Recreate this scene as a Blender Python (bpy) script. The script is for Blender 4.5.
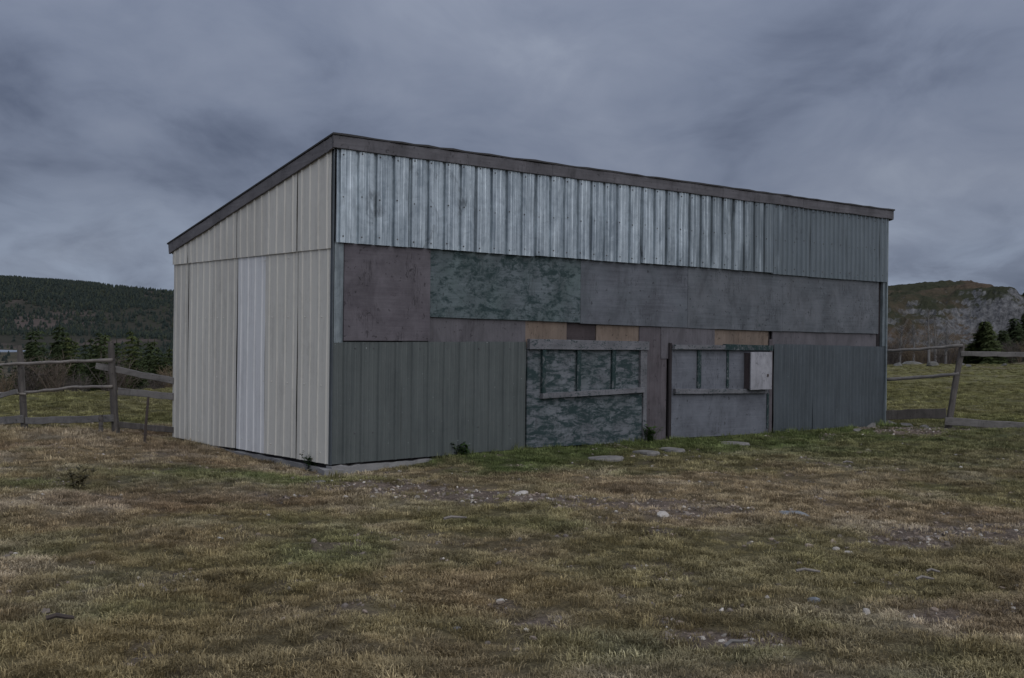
import bpy, bmesh, math, random
import numpy as np
from mathutils import Matrix, Vector, Euler

for o in list(bpy.data.objects):
    bpy.data.objects.remove(o, do_unlink=True)
scene = bpy.context.scene
COL = scene.collection
random.seed(11)
rng = np.random.default_rng(5)

# ------------------------------------------------------------------ camera
EYE = 1.5
FPX, PITCH, ROLL = 1136.64, -0.0024, 0.0117
cam_data = bpy.data.cameras.new('camera')
cam_data.sensor_width = 36.0
cam_data.lens = 36.0 * FPX / 1024.0
cam_data.clip_start = 0.1
cam_data.clip_end = 20000
cam = bpy.data.objects.new('camera', cam_data)
COL.objects.link(cam)
cam.matrix_world = (Matrix.Translation((0, 0, EYE)) @ Matrix.Rotation(math.pi / 2 + PITCH, 4, 'X')
                    @ Matrix.Rotation(ROLL, 4, 'Z'))
scene.camera = cam

# ------------------------------------------------------------------ light
SUN_EL, SUN_AZ = math.radians(48), math.radians(148)      # azimuth clockwise from +Y (behind the camera)
sun_dir = Vector((math.sin(SUN_AZ) * math.cos(SUN_EL), math.cos(SUN_AZ) * math.cos(SUN_EL), math.sin(SUN_EL)))
sl = bpy.data.lights.new('sun', 'SUN')
sl.energy = 1.5
sl.angle = math.radians(90)
sl.color = (1.0, 0.975, 0.95)
so = bpy.data.objects.new('sun', sl)
COL.objects.link(so)
so.rotation_euler = sun_dir.to_track_quat('Z', 'Y').to_euler()
so.location = (0, -20, 30)

scene.view_settings.view_transform = 'Standard'
scene.view_settings.look = 'None'
scene.view_settings.gamma = 1
scene.view_settings.exposure = 0.15
scene.view_settings.use_curve_mapping = False


class NT:
    """small helper round a node tree"""
    def __init__(self, tree):
        self.t = tree
        self.n = tree.nodes
        self.l = tree.links

    def node(self, kind, **kw):
        nd = self.n.new(kind)
        for k, v in kw.items():
            setattr(nd, k, v)
        return nd

    def put(self, sock, val):
        if isinstance(val, bpy.types.NodeSocket):
            self.l.new(val, sock)
        else:
            if isinstance(val, (tuple, list)) and len(val) == 3 and sock.type == 'RGBA':
                val = (*val, 1)
            sock.default_value = val

    def math(self, op, a, b=0.0, clamp=False):
        nd = self.node('ShaderNodeMath', operation=op, use_clamp=clamp)
        self.put(nd.inputs[0], a)
        self.put(nd.inputs[1], b)
        return nd.outputs[0]

    def mix(self, f, a, b, mode='MIX'):
        nd = self.node('ShaderNodeMix', data_type='RGBA', blend_type=mode)
        self.put(nd.inputs[0], f)
        self.put(nd.inputs[6], a)
        self.put(nd.inputs[7], b)
        return nd.outputs[2]

    def ramp(self, f, stops):
        nd = self.node('ShaderNodeValToRGB')
        el = nd.color_ramp.elements
        while len(el) > 1:
            el.remove(el[-1])
        for i, (p, c) in enumerate(stops):
            e = el[0] if i == 0 else el.new(p)
            e.position = p
            c = (c, c, c) if isinstance(c, (int, float)) else c
            e.color = (*c, 1)
        self.put(nd.inputs[0], f)
        return nd.outputs[0]

    def coord(self, scale=(1, 1, 1), which='Object', loc=(0, 0, 0)):
        tc = self.node('ShaderNodeTexCoord')
        mp = self.node('ShaderNodeMapping')
        mp.inputs['Scale'].default_value = scale
        mp.inputs['Location'].default_value = loc
        self.l.new(tc.outputs[which], mp.inputs['Vector'])
        return mp.outputs[0]

    def noise(self, vec, scale=5.0, detail=4.0, rough=0.55, dist=0.0):
        nd = self.node('ShaderNodeTexNoise')
        self.put(nd.inputs['Vector'], vec)
        nd.inputs['Scale'].default_value = scale
        nd.inputs['Detail'].default_value = detail
        nd.inputs['Roughness'].default_value = rough
        nd.inputs['Distortion'].default_value = dist
        return nd.outputs['Fac']

    def bump(self, h, strength=0.3, dist=0.01):
        nd = self.node('ShaderNodeBump')
        nd.inputs['Strength'].default_value = strength
        nd.inputs['Distance'].default_value = dist
        self.put(nd.inputs['Height'], h)
        return nd.outputs[0]


# ------------------------------------------------------------------ sky
world = bpy.data.worlds.new('World')
scene.world = world
world.use_nodes = True
w = NT(world.node_tree)
w.n.clear()
out = w.node('ShaderNodeOutputWorld')
bg_sky = w.node('ShaderNodeBackground')
sky = w.node('ShaderNodeTexSky', sky_type='NISHITA')
sky.sun_disc = False
sky.sun_elevation = SUN_EL
sky.sun_rotation = SUN_AZ
w.l.new(sky.outputs[0], bg_sky.inputs['Color'])
bg_sky.inputs['Strength'].default_value = 0.05
bg_cl = w.node('ShaderNodeBackground')
tc = w.node('ShaderNodeTexCoord')
sep = w.node('ShaderNodeSeparateXYZ')
w.l.new(tc.outputs['Generated'], sep.inputs[0])
zc = w.math('MAXIMUM', sep.outputs[2], 0.0)
zz = w.math('ADD', zc, 0.30)
px_ = w.math('DIVIDE', sep.outputs[0], zz)
py_ = w.math('DIVIDE', sep.outputs[1], zz)
cmb = w.node('ShaderNodeCombineXYZ')
w.put(cmb.inputs[0], px_)
w.put(cmb.inputs[1], py_)
mp = w.node('ShaderNodeMapping')
mp.inputs['Location'].default_value = (1.4, 22.8, 0.0)
mp.inputs['Scale'].default_value = (1.0, 0.8, 1)
w.l.new(cmb.outputs[0], mp.inputs[0])
n_big = w.noise(mp.outputs[0], 1.5, 5, 0.5, 0.3)
n_small = w.noise(mp.outputs[0], 4.2, 6, 0.58, 0.5)
cl = w.math('ADD', w.math('MULTIPLY', n_big, 0.72), w.math('MULTIPLY', n_small, 0.28))
ccol = w.ramp(cl, [(0.36, (0.090, 0.109, 0.162)), (0.46, (0.150, 0.176, 0.243)),
                   (0.56, (0.190, 0.217, 0.286)), (0.66, (0.252, 0.284, 0.354))])
# cloud base thins out towards the horizon all round
hz = w.ramp(sep.outputs[2], [(0.0, 1.0), (0.05, 0.75), (0.13, 0.0)])
hzn = w.math('MULTIPLY', hz, w.ramp(n_small, [(0.35, 0.25), (0.6, 1.0)]), True)
ccol = w.mix(w.math('MULTIPLY', hzn, 0.75), ccol, (0.30, 0.36, 0.47))
# an overcast sky is brighter overhead than near the horizon
lift = w.math('ADD', 0.88, w.math('MULTIPLY', zc, 1.1))
w.l.new(ccol, bg_cl.inputs['Color'])
w.l.new(lift, bg_cl.inputs['Strength'])
mx = w.node('ShaderNodeMixShader')
mx.inputs[0].default_value = 0.95
w.l.new(bg_sky.outputs[0], mx.inputs[1])
w.l.new(bg_cl.outputs[0], mx.inputs[2])
w.l.new(mx.outputs[0], out.inputs['Surface'])


# ------------------------------------------------------------------ helpers
def hash2(ix, iy, seed):
    h = (ix.astype(np.int64) * 374761393 + iy.astype(np.int64) * 668265263 + seed * 1442695041) & 0x7fffffff
    h = ((h ^ (h >> 13)) * 1274126177) & 0x7fffffff
    h = h ^ (h >> 16)
    return (h & 0xffff) / 65535.0


def vnoise(x, y, seed=0):
    ix, iy = np.floor(x), np.floor(y)
    fx, fy = x - ix, y - iy
    fx = fx * fx * (3 - 2 * fx)
    fy = fy * fy * (3 - 2 * fy)
    a = hash2(ix, iy, seed); b = hash2(ix + 1, iy, seed)
    c = hash2(ix, iy + 1, seed); d = hash2(ix + 1, iy + 1, seed)
    return (a * (1 - fx) + b * fx) * (1 - fy) + (c * (1 - fx) + d * fx) * fy


def fbm(x, y, scale, octs=4, seed=0, gain=0.5):
    x = np.asarray(x, float) * scale
    y = np.asarray(y, float) * scale
    s, a, t = 0, 1.0, 0
    for i in range(octs):
        s = s + a * vnoise(x + 17.3 * i, y - 9.1 * i, seed + i)
        t += a
        a *= gain
        x, y = x * 2.03, y * 2.03
    return s / t


def smooth(a, b, x):
    t = np.clip((np.asarray(x, float) - a) / (b - a), 0, 1)
    return t * t * (3 - 2 * t)


def ray(px, py):
    a, b = px - 512, py - 339
    c, s = math.cos(ROLL), math.sin(ROLL)
    u, v = c * a + s * b, -s * a + c * b
    c, s = math.cos(PITCH), math.sin(PITCH)
    return np.array([u / FPX, c + s * v / FPX, s - c * v / FPX])


def at(px, py, Y):
    r = ray(px, py)
    r = r * (Y / r[1])
    return Vector((r[0], r[1], r[2] + EYE))


def on_ground(px, py, z=0.0):
    r = ray(px, py)
    r = r * ((z - EYE) / r[2])
    return Vector((r[0], r[1], z))


class MB:
    def __init__(self):
        self.v, self.f, self.m = [], [], []

    def add(self, vs, fs, mi=0):
        b = len(self.v)
        self.v += [tuple(p) for p in vs]
        self.f += [tuple(i + b for i in f) for f in fs]
        self.m += [mi] * len(fs)

    def box(self, lo, hi, mi=0):
        x0, y0, z0 = lo
        x1, y1, z1 = hi
        self.add([(x0, y0, z0), (x1, y0, z0), (x1, y1, z0), (x0, y1, z0),
                  (x0, y0, z1), (x1, y0, z1), (x1, y1, z1), (x0, y1, z1)],
                 [(0, 3, 2, 1), (4, 5, 6, 7), (0, 1, 5, 4), (1, 2, 6, 5), (2, 3, 7, 6), (3, 0, 4, 7)], mi)

    def board(self, p0, p1, wid, thk, up=(0, 0, 1), seg=8, jit=0.006, cham=0.004, mi=0, bow=0.0):
        """sawn board between two points: width along `up`, chamfered and a little uneven"""
        p0, p1, up = Vector(p0), Vector(p1), Vector(up)
        ax = (p1 - p0).normalized()
        up = (up - ax * up.dot(ax)).normalized()
        sd = ax.cross(up).normalized()
        h, t, c = wid / 2, thk / 2, min(cham, thk * 0.3)
        prof = [(-h + c, -t), (h - c, -t), (h, -t + c), (h, t - c), (h - c, t), (-h + c, t), (-h, t - c), (-h, -t + c)]
        vs, fs = [], []
        oh = ot = 0
        for i in range(seg + 1):
            k = i / seg
            oh = oh * 0.6 + random.uniform(-jit, jit)
            ot = ot * 0.6 + random.uniform(-jit, jit) * 0.5
            e = 1 + random.uniform(-jit, jit) / max(h, 0.01) * 0.5
            c0 = p0.lerp(p1, k) + up * (oh + bow * math.sin(math.pi * k)) + sd * ot
            for a, b in prof:
                vs.append(c0 + up * a * e + sd * b)
        for i in range(seg):
            for j in range(8):
                a, b = i * 8 + j, i * 8 + (j + 1) % 8
                fs.append((a, b, b + 8, a + 8))
        fs.append(tuple(range(7, -1, -1)))
        fs.append(tuple(seg * 8 + j for j in range(8)))
        self.add(vs, fs, mi)

    def tube(self, pts, rad, n=7, mi=0, jit=0.0):
        pts = [Vector(p) for p in pts]
        vs, fs = [], []
        for i, p in enumerate(pts):
            d = (pts[min(i + 1, len(pts) - 1)] - pts[max(i - 1, 0)]).normalized()
            a = d.orthogonal().normalized() if abs(d.z) > 0.9 else d.cross(Vector((0, 0, 1))).normalized()
            b = d.cross(a)
            r = rad[i] if isinstance(rad, (list, tuple)) else rad
            for j in range(n):
                t = 2 * math.pi * j / n
                q = r * (1 + random.uniform(-jit, jit))
                vs.append(p + a * math.cos(t) * q + b * math.sin(t) * q)
        for i in range(len(pts) - 1):
            for j in range(n):
                q = i * n + j
                k = i * n + (j + 1) % n
                fs.append((q, k, k + n, q + n))
        fs.append(tuple(range(n - 1, -1, -1)))
        fs.append(tuple((len(pts) - 1) * n + j for j in range(n)))
        self.add(vs, fs, mi)

    def mesh(self, name, mats, smooth_=False):
        me = bpy.data.meshes.new(name)
        me.from_pydata(self.v, [], self.f)
        for m in (mats if isinstance(mats, (list, tuple)) else [mats]):
            me.materials.append(m)
        if any(self.m):
            me.polygons.foreach_set('material_index', self.m)
        if smooth_:
            me.polygons.foreach_set('use_smooth', [True] * len(self.f))
        bm = bmesh.new()
        bm.from_mesh(me)
        bmesh.ops.recalc_face_normals(bm, faces=bm.faces)
        bm.to_mesh(me)
        bm.free()
        me.update()
        return me

    def build(self, name, mats, parent=None, smooth_=False):
        o = bpy.data.objects.new(name, self.mesh(name, mats, smooth_))
        COL.objects.link(o)
        if parent:
            o.parent = parent
        return o


def tag(o, label=None, cat=None, group=None, kind=None):
    if label: o['label'] = label
    if cat: o['category'] = cat
    if group: o['group'] = group
    if kind: o['kind'] = kind
    return o


def empty(name, loc=(0, 0, 0), rz=0.0):
    o = bpy.data.objects.new(name, None)
    COL.objects.link(o)
    o.location = loc
    o.rotation_euler = (0, 0, rz)
    o.empty_display_size = 0.2
    return o


# ------------------------------------------------------------------ materials
def newmat(name):
    m = bpy.data.materials.new(name)
    m.use_nodes = True
    t = NT(m.node_tree)
    b = t.n['Principled BSDF']
    return m, t, b


def steel_mat(name, base, dark, metallic, rough, streak=1.0, tarnish=(0.5, 0.62), seed=0.0, speck=None, patch=None):
    m, t, b = newmat(name)
    v = t.coord((1, 1, 1), loc=(seed, 0, seed * 1.7))
    vs = t.coord((26, 26, 0.7), loc=(seed, 3, 0))
    vb = t.coord((5.5, 5.5, 0.9), loc=(seed, 1, 0))
    n1 = t.noise(vs, 1.0, 5, 0.65)
    n2 = t.noise(vb, 1.0, 4, 0.6, 0.6)
    n3 = t.noise(v, 9.0, 6, 0.65, 0.8)
    k = t.math('ADD', t.math('MULTIPLY', n1, 0.45 * streak), t.math('MULTIPLY', n2, 0.55))
    k = t.math('ADD', k, t.math('MULTIPLY', t.math('SUBTRACT', n3, 0.5), 0.35))
    k = t.ramp(k, [(tarnish[0], 0.0), (tarnish[1], 1.0)])
    col = t.mix(k, base, dark)
    if patch:
        tc2 = t.node('ShaderNodeTexCoord')
        sp2 = t.node('ShaderNodeSeparateXYZ')
        t.l.new(tc2.outputs['Object'], sp2.inputs[0])
        # older, duller sheets at the far end and a few scraped marks
        wob = t.math('MULTIPLY', t.math('SUBTRACT', n2, 0.5), 6.0)
        fx = t.ramp(t.math('DIVIDE', t.math('ADD', sp2.outputs[0], wob), 11.0), [(0.46, 0.0), (0.70, 1.0)])
        col = t.mix(t.math('MULTIPLY', fx, 0.88), col, t.mix(n1, (0.09, 0.11, 0.125), (0.23, 0.265, 0.285)))
        sm = t.noise(t.coord((1.3, 1.3, 1.0), loc=(7.3, 0, 2.2)), 1.0, 7, 0.62, 1.6)
        smk = t.ramp(sm, [(0.63, 0.0), (0.70, 1.0)])
        col = t.mix(t.math('MULTIPLY', smk, 0.75), col, (0.09, 0.105, 0.12))
    if speck:
        n4 = t.noise(v, 30.0, 2, 0.5)
        sk = t.ramp(n4, [(0.76, 0.0), (0.79, 1.0)])
        col = t.mix(sk, col, speck)
    t.put(b.inputs['Base Color'], col)
    b.inputs['Metallic'].default_value = metallic
    t.put(b.inputs['Roughness'], t.math('ADD', t.math('MULTIPLY', n3, 0.25), rough - 0.12))
    t.put(b.inputs['Normal'], t.bump(t.math('ADD', t.math('MULTIPLY', n2, 1.0), t.math('MULTIPLY', n3, 0.2)), 0.25, 0.012))
    return m


M = {}
M['galv'] = steel_mat('galvanised_steel', (0.57, 0.645, 0.695), (0.22, 0.265, 0.305), 0.5, 0.42, 1.4, (0.42, 0.72), 0.0, patch=True)
M['galv_trim'] = steel_mat('galvanised_trim', (0.26, 0.30, 0.32), (0.13, 0.155, 0.17), 0.35, 0.45, 1.0, (0.4, 0.62), 4.0)
M['olive'] = steel_mat('olive_grey_sheet', (0.098, 0.112, 0.110), (0.072, 0.084, 0.084), 0.1, 0.42, 1.0, (0.4, 0.62), 2.0, (0.5, 0.53, 0.56))
M['slate'] = steel_mat('slate_sheet', (0.078, 0.093, 0.105), (0.05, 0.06, 0.068), 0.15, 0.42, 0.8, (0.36, 0.62), 8.0, (0.3, 0.33, 0.36))
M['cream'] = steel_mat('cream_sheet', (0.65, 0.63, 0.57), (0.43, 0.415, 0.375), 0.0, 0.5, 1.5, (0.60, 0.95), 5.0)
M['cream_b'] = steel_mat('faded_cream_sheet', (0.60, 0.58, 0.525), (0.38, 0.365, 0.325), 0.0, 0.55, 1.5, (0.58, 0.92), 9.0)
M['white'] = steel_mat('white_sheet', (0.73, 0.735, 0.735), (0.50, 0.50, 0.505), 0.0, 0.45, 1.5, (0.60, 0.95), 6.0)


def wood_mat(name, a, b_, c, axis='x', rough=0.85, grain=40.0, paint=None, pthr=(0.5, 0.56), pstretch=(1.3, 1.3, 3.5), seed=0.0, bumpk=0.35, knots=False):
    m, t, b = newmat(name)
    s = {'x': (1.6, grain, grain), 'z': (grain, grain, 1.6), 'y': (grain, 1.6, grain)}[axis]
    vg = t.coord(s, loc=(seed, seed * 2, seed * 3))
    v = t.coord((1, 1, 1), loc=(seed, seed, seed))
    n1 = t.noise(vg, 1.0, 6, 0.7, 0.4)
    n2 = t.noise(v, 2.3, 4, 0.6, 0.3)
    n3 = t.noise(v, 14.0, 5, 0.65, 0.6)
    col = t.mix(t.ramp(n1, [(0.32, 0.0), (0.68, 1.0)]), a, b_)
    col = t.mix(t.math('MULTIPLY', t.ramp(n2, [(0.36, 0.0), (0.66, 1.0)]), 0.7), col, c)
    h = t.math('ADD', t.math('MULTIPLY', n1, 0.7), t.math('MULTIPLY', n3, 0.3))
    # scattered knots and dark dings
    nk = t.noise(v, 19.0, 3, 0.5, 0.3)
    kk = t.ramp(nk, [(0.655, 0.0), (0.70, 1.0)])
    col = t.mix(t.math('MULTIPLY', kk, 0.75), col, tuple(x * 0.3 for x in a))
    ck = t.noise(t.coord((9, 9, 1.1), loc=(seed * 3, 0, seed)), 1.0, 6, 0.7, 1.2)
    ckk = t.ramp(ck, [(0.482, 0.0), (0.497, 1.0), (0.503, 1.0), (0.518, 0.0)])
    ckm = t.ramp(t.noise(v, 3.1, 2, 0.5), [(0.52, 0.0), (0.62, 1.0)])
    col = t.mix(t.math('MULTIPLY', t.math('MULTIPLY', ckk, ckm), 0.85), col, tuple(x * 0.35 for x in a))
    stn = t.ramp(t.noise(t.coord((2.6, 2.6, 1.7), loc=(seed, 5, 2)), 1.0, 6, 0.7, 0.5), [(0.34, 0.72), (0.52, 1.0), (0.68, 1.22)])
    col = t.mix(1.0, col, stn, 'MULTIPLY')
    if paint:
        vp = t.coord(pstretch, loc=(seed * 5, seed, seed * 2))
        p1 = t.noise(vp, 3.6, 8, 0.72, 0.9)
        p2 = t.noise(v, 24.0, 4, 0.6)
        p3 = t.noise(t.coord(tuple(q * 3.0 for q in pstretch), loc=(seed, 2, seed)), 3.0, 8, 0.75, 0.6)
        pk = t.math('ADD', t.math('MULTIPLY', p1, 0.55), t.math('MULTIPLY', p3, 0.45))
        pk = t.math('ADD', pk, t.math('MULTIPLY', t.math('SUBTRACT', p2, 0.5), 0.14))
        pk = t.ramp(pk, [(pthr[0], 0.0), (pthr[1], 1.0)])
        pcol = t.mix(n3, tuple(x * 0.75 for x in paint), tuple(min(1, x * 1.35) for x in paint))
        col = t.mix(pk, col, pcol)
        h = t.math('ADD', h, t.math('MULTIPLY', pk, 0.6))
    t.put(b.inputs['Base Color'], col)
    b.inputs['Roughness'].default_value = rough
    b.inputs['Specular IOR Level'].default_value = 0.25
    t.put(b.inputs['Normal'], t.bump(h, bumpk, 0.006))
    return m


GREEN = (0.025, 0.043, 0.045)
M['ply_brown'] = wood_mat('brown_plywood', (0.112, 0.101, 0.114), (0.076, 0.068, 0.079), (0.138, 0.128, 0.142), 'x', seed=1.0)
M['ply_green'] = wood_mat('green_peeling_plywood', (0.135, 0.16, 0.175), (0.085, 0.105, 0.115), (0.095, 0.13, 0.13), 'x', paint=GREEN, pthr=(0.47, 0.57), pstretch=(1.0, 1, 1.8), seed=2.0)
M['ply_grey'] = wood_mat('grey_plywood', (0.138, 0.146, 0.168), (0.09, 0.096, 0.112), (0.108, 0.122, 0.138), 'x', paint=(0.05, 0.075, 0.075), pthr=(0.58, 0.66), seed=3.0)
M['ply_grey_b'] = wood_mat('dull_plywood', (0.118, 0.13, 0.146), (0.08, 0.088, 0.10), (0.14, 0.148, 0.164), 'x', paint=(0.04, 0.062, 0.062), pthr=(0.585, 0.64), pstretch=(1.6, 1, 2), seed=4.0)
M['strip'] = wood_mat('purple_grey_board', (0.135, 0.128, 0.142), (0.092, 0.087, 0.097), (0.11, 0.106, 0.116), 'z', seed=5.0)
M['jamb'] = wood_mat('brown_grey_board', (0.118, 0.104, 0.115), (0.078, 0.067, 0.074), (0.10, 0.093, 0.102), 'z', seed=5.5)
M['tan'] = wood_mat('bare_tan_wood', (0.22, 0.17, 0.135), (0.14, 0.108, 0.088), (0.165, 0.135, 0.115), 'z', seed=6.0, grain=26)
M['hatch'] = wood_mat('green_peeled_hatch', (0.17, 0.18, 0.20), (0.11, 0.12, 0.135), (0.12, 0.142, 0.15), 'x', paint=GREEN, pthr=(0.455, 0.545), pstretch=(0.8, 1, 2.4), seed=7.0)
M['hatch_b'] = wood_mat('grey_peeled_hatch', (0.152, 0.162, 0.188), (0.105, 0.112, 0.132), (0.13, 0.14, 0.162), 'x', paint=(0.05, 0.07, 0.072), pthr=(0.62, 0.70), seed=8.0)
M['trim_wood'] = wood_mat('weathered_trim', (0.18, 0.18, 0.197), (0.115, 0.115, 0.126), (0.145, 0.15, 0.162), 'x', paint=GREEN, pthr=(0.53, 0.58), pstretch=(3, 3, 6), seed=9.0)
M['trim_green'] = wood_mat('green_trim', (0.13, 0.14, 0.15), (0.08, 0.09, 0.095), (0.10, 0.115, 0.12), 'z', paint=(0.018, 0.036, 0.037), pthr=(0.43, 0.50), pstretch=(4, 4, 3), seed=10.0)
M['fascia'] = wood_mat('weathered_fascia', (0.14, 0.135, 0.147), (0.08, 0.077, 0.085), (0.115, 0.112, 0.123), 'x', seed=11.0, grain=30, bumpk=0.5)
M['rake'] = wood_mat('weathered_rake', (0.20, 0.192, 0.20), (0.12, 0.114, 0.12), (0.155, 0.148, 0.155), 'y', seed=12.0, grain=30, bumpk=0.5)
M['dark_wood'] = wood_mat('dark_inner_boards', (0.03, 0.026, 0.028), (0.02, 0.018, 0.02), (0.035, 0.03, 0.032), 'z', seed=13.0)
M['gap_board_box_shade'] = wood_mat('dark_board_box_shade', (0.065, 0.052, 0.055), (0.045, 0.036, 0.038), (0.06, 0.05, 0.052), 'x', seed=13.5)  # dark board in the gap; on the box body it paints shade
M['fence'] = wood_mat('silver_fence_wood', (0.21, 0.20, 0.19), (0.11, 0.103, 0.098), (0.165, 0.155, 0.148), 'x', seed=14.0, grain=22, bumpk=0.7)
M['fence_dark'] = wood_mat('dark_fence_wood', (0.135, 0.122, 0.112), (0.07, 0.062, 0.057), (0.11, 0.10, 0.092), 'z', seed=15.0, grain=22, bumpk=0.7)
M['pole'] = wood_mat('pale_pole_wood', (0.26, 0.235, 0.21), (0.16, 0.145, 0.13), (0.21, 0.19, 0.175), 'x', seed=16.0, grain=22, bumpk=0.5)
M['boxpaint'] = wood_mat('pale_grey_box_paint', (0.34, 0.34, 0.37), (0.27, 0.27, 0.295), (0.30, 0.30, 0.325), 'z', seed=17.0, grain=8, bumpk=0.1)

m, t, b = newmat('roofing_felt')
t.put(b.inputs['Base Color'], t.mix(t.noise(t.coord(), 60, 4), (0.03, 0.03, 0.032), (0.06, 0.058, 0.06)))
b.inputs['Roughness'].default_value = 0.95
M['felt'] = m

m, t, b = newmat('rusty_iron')
t.put(b.inputs['Base Color'], t.mix(t.noise(t.coord(), 40, 4), (0.035, 0.03, 0.028), (0.075, 0.055, 0.045)))
b.inputs['Roughness'].default_value = 0.9
M['iron'] = m

m, t, b = newmat('screw_heads')
b.inputs['Base Color'].default_value = (0.07, 0.07, 0.075, 1)
b.inputs['Roughness'].default_value = 0.6
M['screw'] = m

m, t, b = newmat('concrete')
n = t.noise(t.coord(), 6, 6, 0.65)
t.put(b.inputs['Base Color'], t.mix(n, (0.12, 0.12, 0.125), (0.30, 0.295, 0.29)))
b.inputs['Roughness'].default_value = 0.9
t.put(b.inputs['Normal'], t.bump(t.noise(t.coord(), 45, 5), 0.5, 0.01))
M['concrete'] = m


def stone_mat(name, a, b_, sc=9):
    m, t, b = newmat(name)
    n = t.noise(t.coord(which='Object'), sc, 6, 0.65, 0.4)
    t.put(b.inputs['Base Color'], t.mix(t.ramp(n, [(0.35, 0), (0.65, 1)]), a, b_))
    b.inputs['Roughness'].default_value = 0.92
    t.put(b.inputs['Normal'], t.bump(t.noise(t.coord(), sc * 4, 5), 0.5, 0.008))
    return m


M['slab'] = stone_mat('grey_slab_stone', (0.105, 0.10, 0.094), (0.20, 0.19, 0.178))
M['pale'] = stone_mat('pale_stone', (0.34, 0.31, 0.28), (0.50, 0.47, 0.43))
M['tanstone'] = stone_mat('tan_stone', (0.24, 0.19, 0.15), (0.36, 0.30, 0.24))
M['bluestone'] = stone_mat('blue_grey_stone', (0.13, 0.14, 0.155), (0.21, 0.225, 0.24))
M['boulder'] = stone_mat('lichen_boulder', (0.06, 0.06, 0.055), (0.16, 0.155, 0.14), 1.6)
M['scrap'] = stone_mat('white_scrap', (0.55, 0.56, 0.56), (0.68, 0.69, 0.69))

# ground: thatch and soil under the blades
m, t, b = newmat('ground_thatch')
at_ = t.node('ShaderNodeAttribute', attribute_name='tint')
geo = t.node('ShaderNodeNewGeometry')
n1 = t.noise(geo.outputs['Position'], 22, 6, 0.7, 0.5)
n2 = t.noise(geo.outputs['Position'], 90, 3, 0.6)
f1 = t.ramp(n1, [(0.3, 0.45), (0.7, 1.25)])
f2 = t.ramp(n2, [(0.3, 0.6), (0.7, 1.25)])
c = t.mix(1.0, at_.outputs['Color'], f1, 'MULTIPLY')
c = t.mix(1.0, c, f2, 'MULTIPLY')
t.put(b.inputs['Base Color'], c)
b.inputs['Roughness'].default_value = 1.0
b.inputs['Specular IOR Level'].default_value = 0.1
t.put(b.inputs['Normal'], t.bump(t.math('ADD', n1, t.math('MULTIPLY', n2, 0.5)), 0.8, 0.03))
M['ground'] = m

m, t, b = newmat('grass_blades')
at_ = t.node('ShaderNodeAttribute', attribute_name='tint', attribute_type='INSTANCER')
oi = t.node('ShaderNodeObjectInfo')
ba = t.node('ShaderNodeAttribute', attribute_name='shade')
fk = t.ramp(oi.outputs['Random'], [(0.0, 0.7), (1.0, 1.3)])
c = t.mix(1.0, at_.outputs['Color'], fk, 'MULTIPLY')
c = t.mix(1.0, c, ba.outputs['Color'], 'MULTIPLY')
t.put(b.inputs['Base Color'], c)
b.inputs['Roughness'].default_value = 0.85
b.inputs['Specular IOR Level'].default_value = 0.15
M['grass'] = m


def needle_mat(name, a, b_, tip=None):
    m, t, b = newmat(name)
    oi = t.node('ShaderNodeObjectInfo')
    n = t.noise(t.coord(), 2.5, 4, 0.6)
    c = t.mix(n, a, b_)
    c = t.mix(1.0, c, t.ramp(oi.outputs['Random'], [(0.0, (0.65, 0.7, 0.7)), (0.6, (1.0, 1.0, 1.0)), (1.0, (1.5, 1.35, 1.0))]), 'MULTIPLY')
    t.put(b.inputs['Base Color'], c)
    b.inputs['Roughness'].default_value = 0.9
    b.inputs['Specular IOR Level'].default_value = 0.1
    return m


M['needle'] = needle_mat('spruce_needles', (0.030, 0.045, 0.022), (0.065, 0.08, 0.034))
M['needle_far'] = needle_mat('far_spruce_needles', (0.026, 0.037, 0.034), (0.045, 0.055, 0.048))
M['twig'] = needle_mat('bare_twigs', (0.085, 0.07, 0.062), (0.13, 0.11, 0.095))
M['bark'] = wood_mat('bark', (0.10, 0.085, 0.075), (0.06, 0.05, 0.045), (0.12, 0.11, 0.10), 'z', seed=19.0)
M['birch'] = wood_mat('pale_bark', (0.21, 0.20, 0.19), (0.14, 0.133, 0.126), (0.18, 0.172, 0.165), 'z', seed=20.0)
M['dead_leaf'] = needle_mat('withered_leaf', (0.045, 0.04, 0.025), (0.08, 0.07, 0.04))
M['leaf'] = needle_mat('weed_leaf', (0.028, 0.055, 0.018), (0.05, 0.085, 0.025))

# ------------------------------------------------------------------ terrain
TH = 0.6748
CX, CY = -2.0634, 13.0446
DX, DY = math.cos(TH), math.sin(TH)
LEN, WID = 10.99, 4.61


def shed_uv(x, y):
    return (x - CX) * DX + (y - CY) * DY, -(x - CX) * DY + (y - CY) * DX


def edge_s(x, y):
    return -0.75 * x + 0.66 * y


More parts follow.
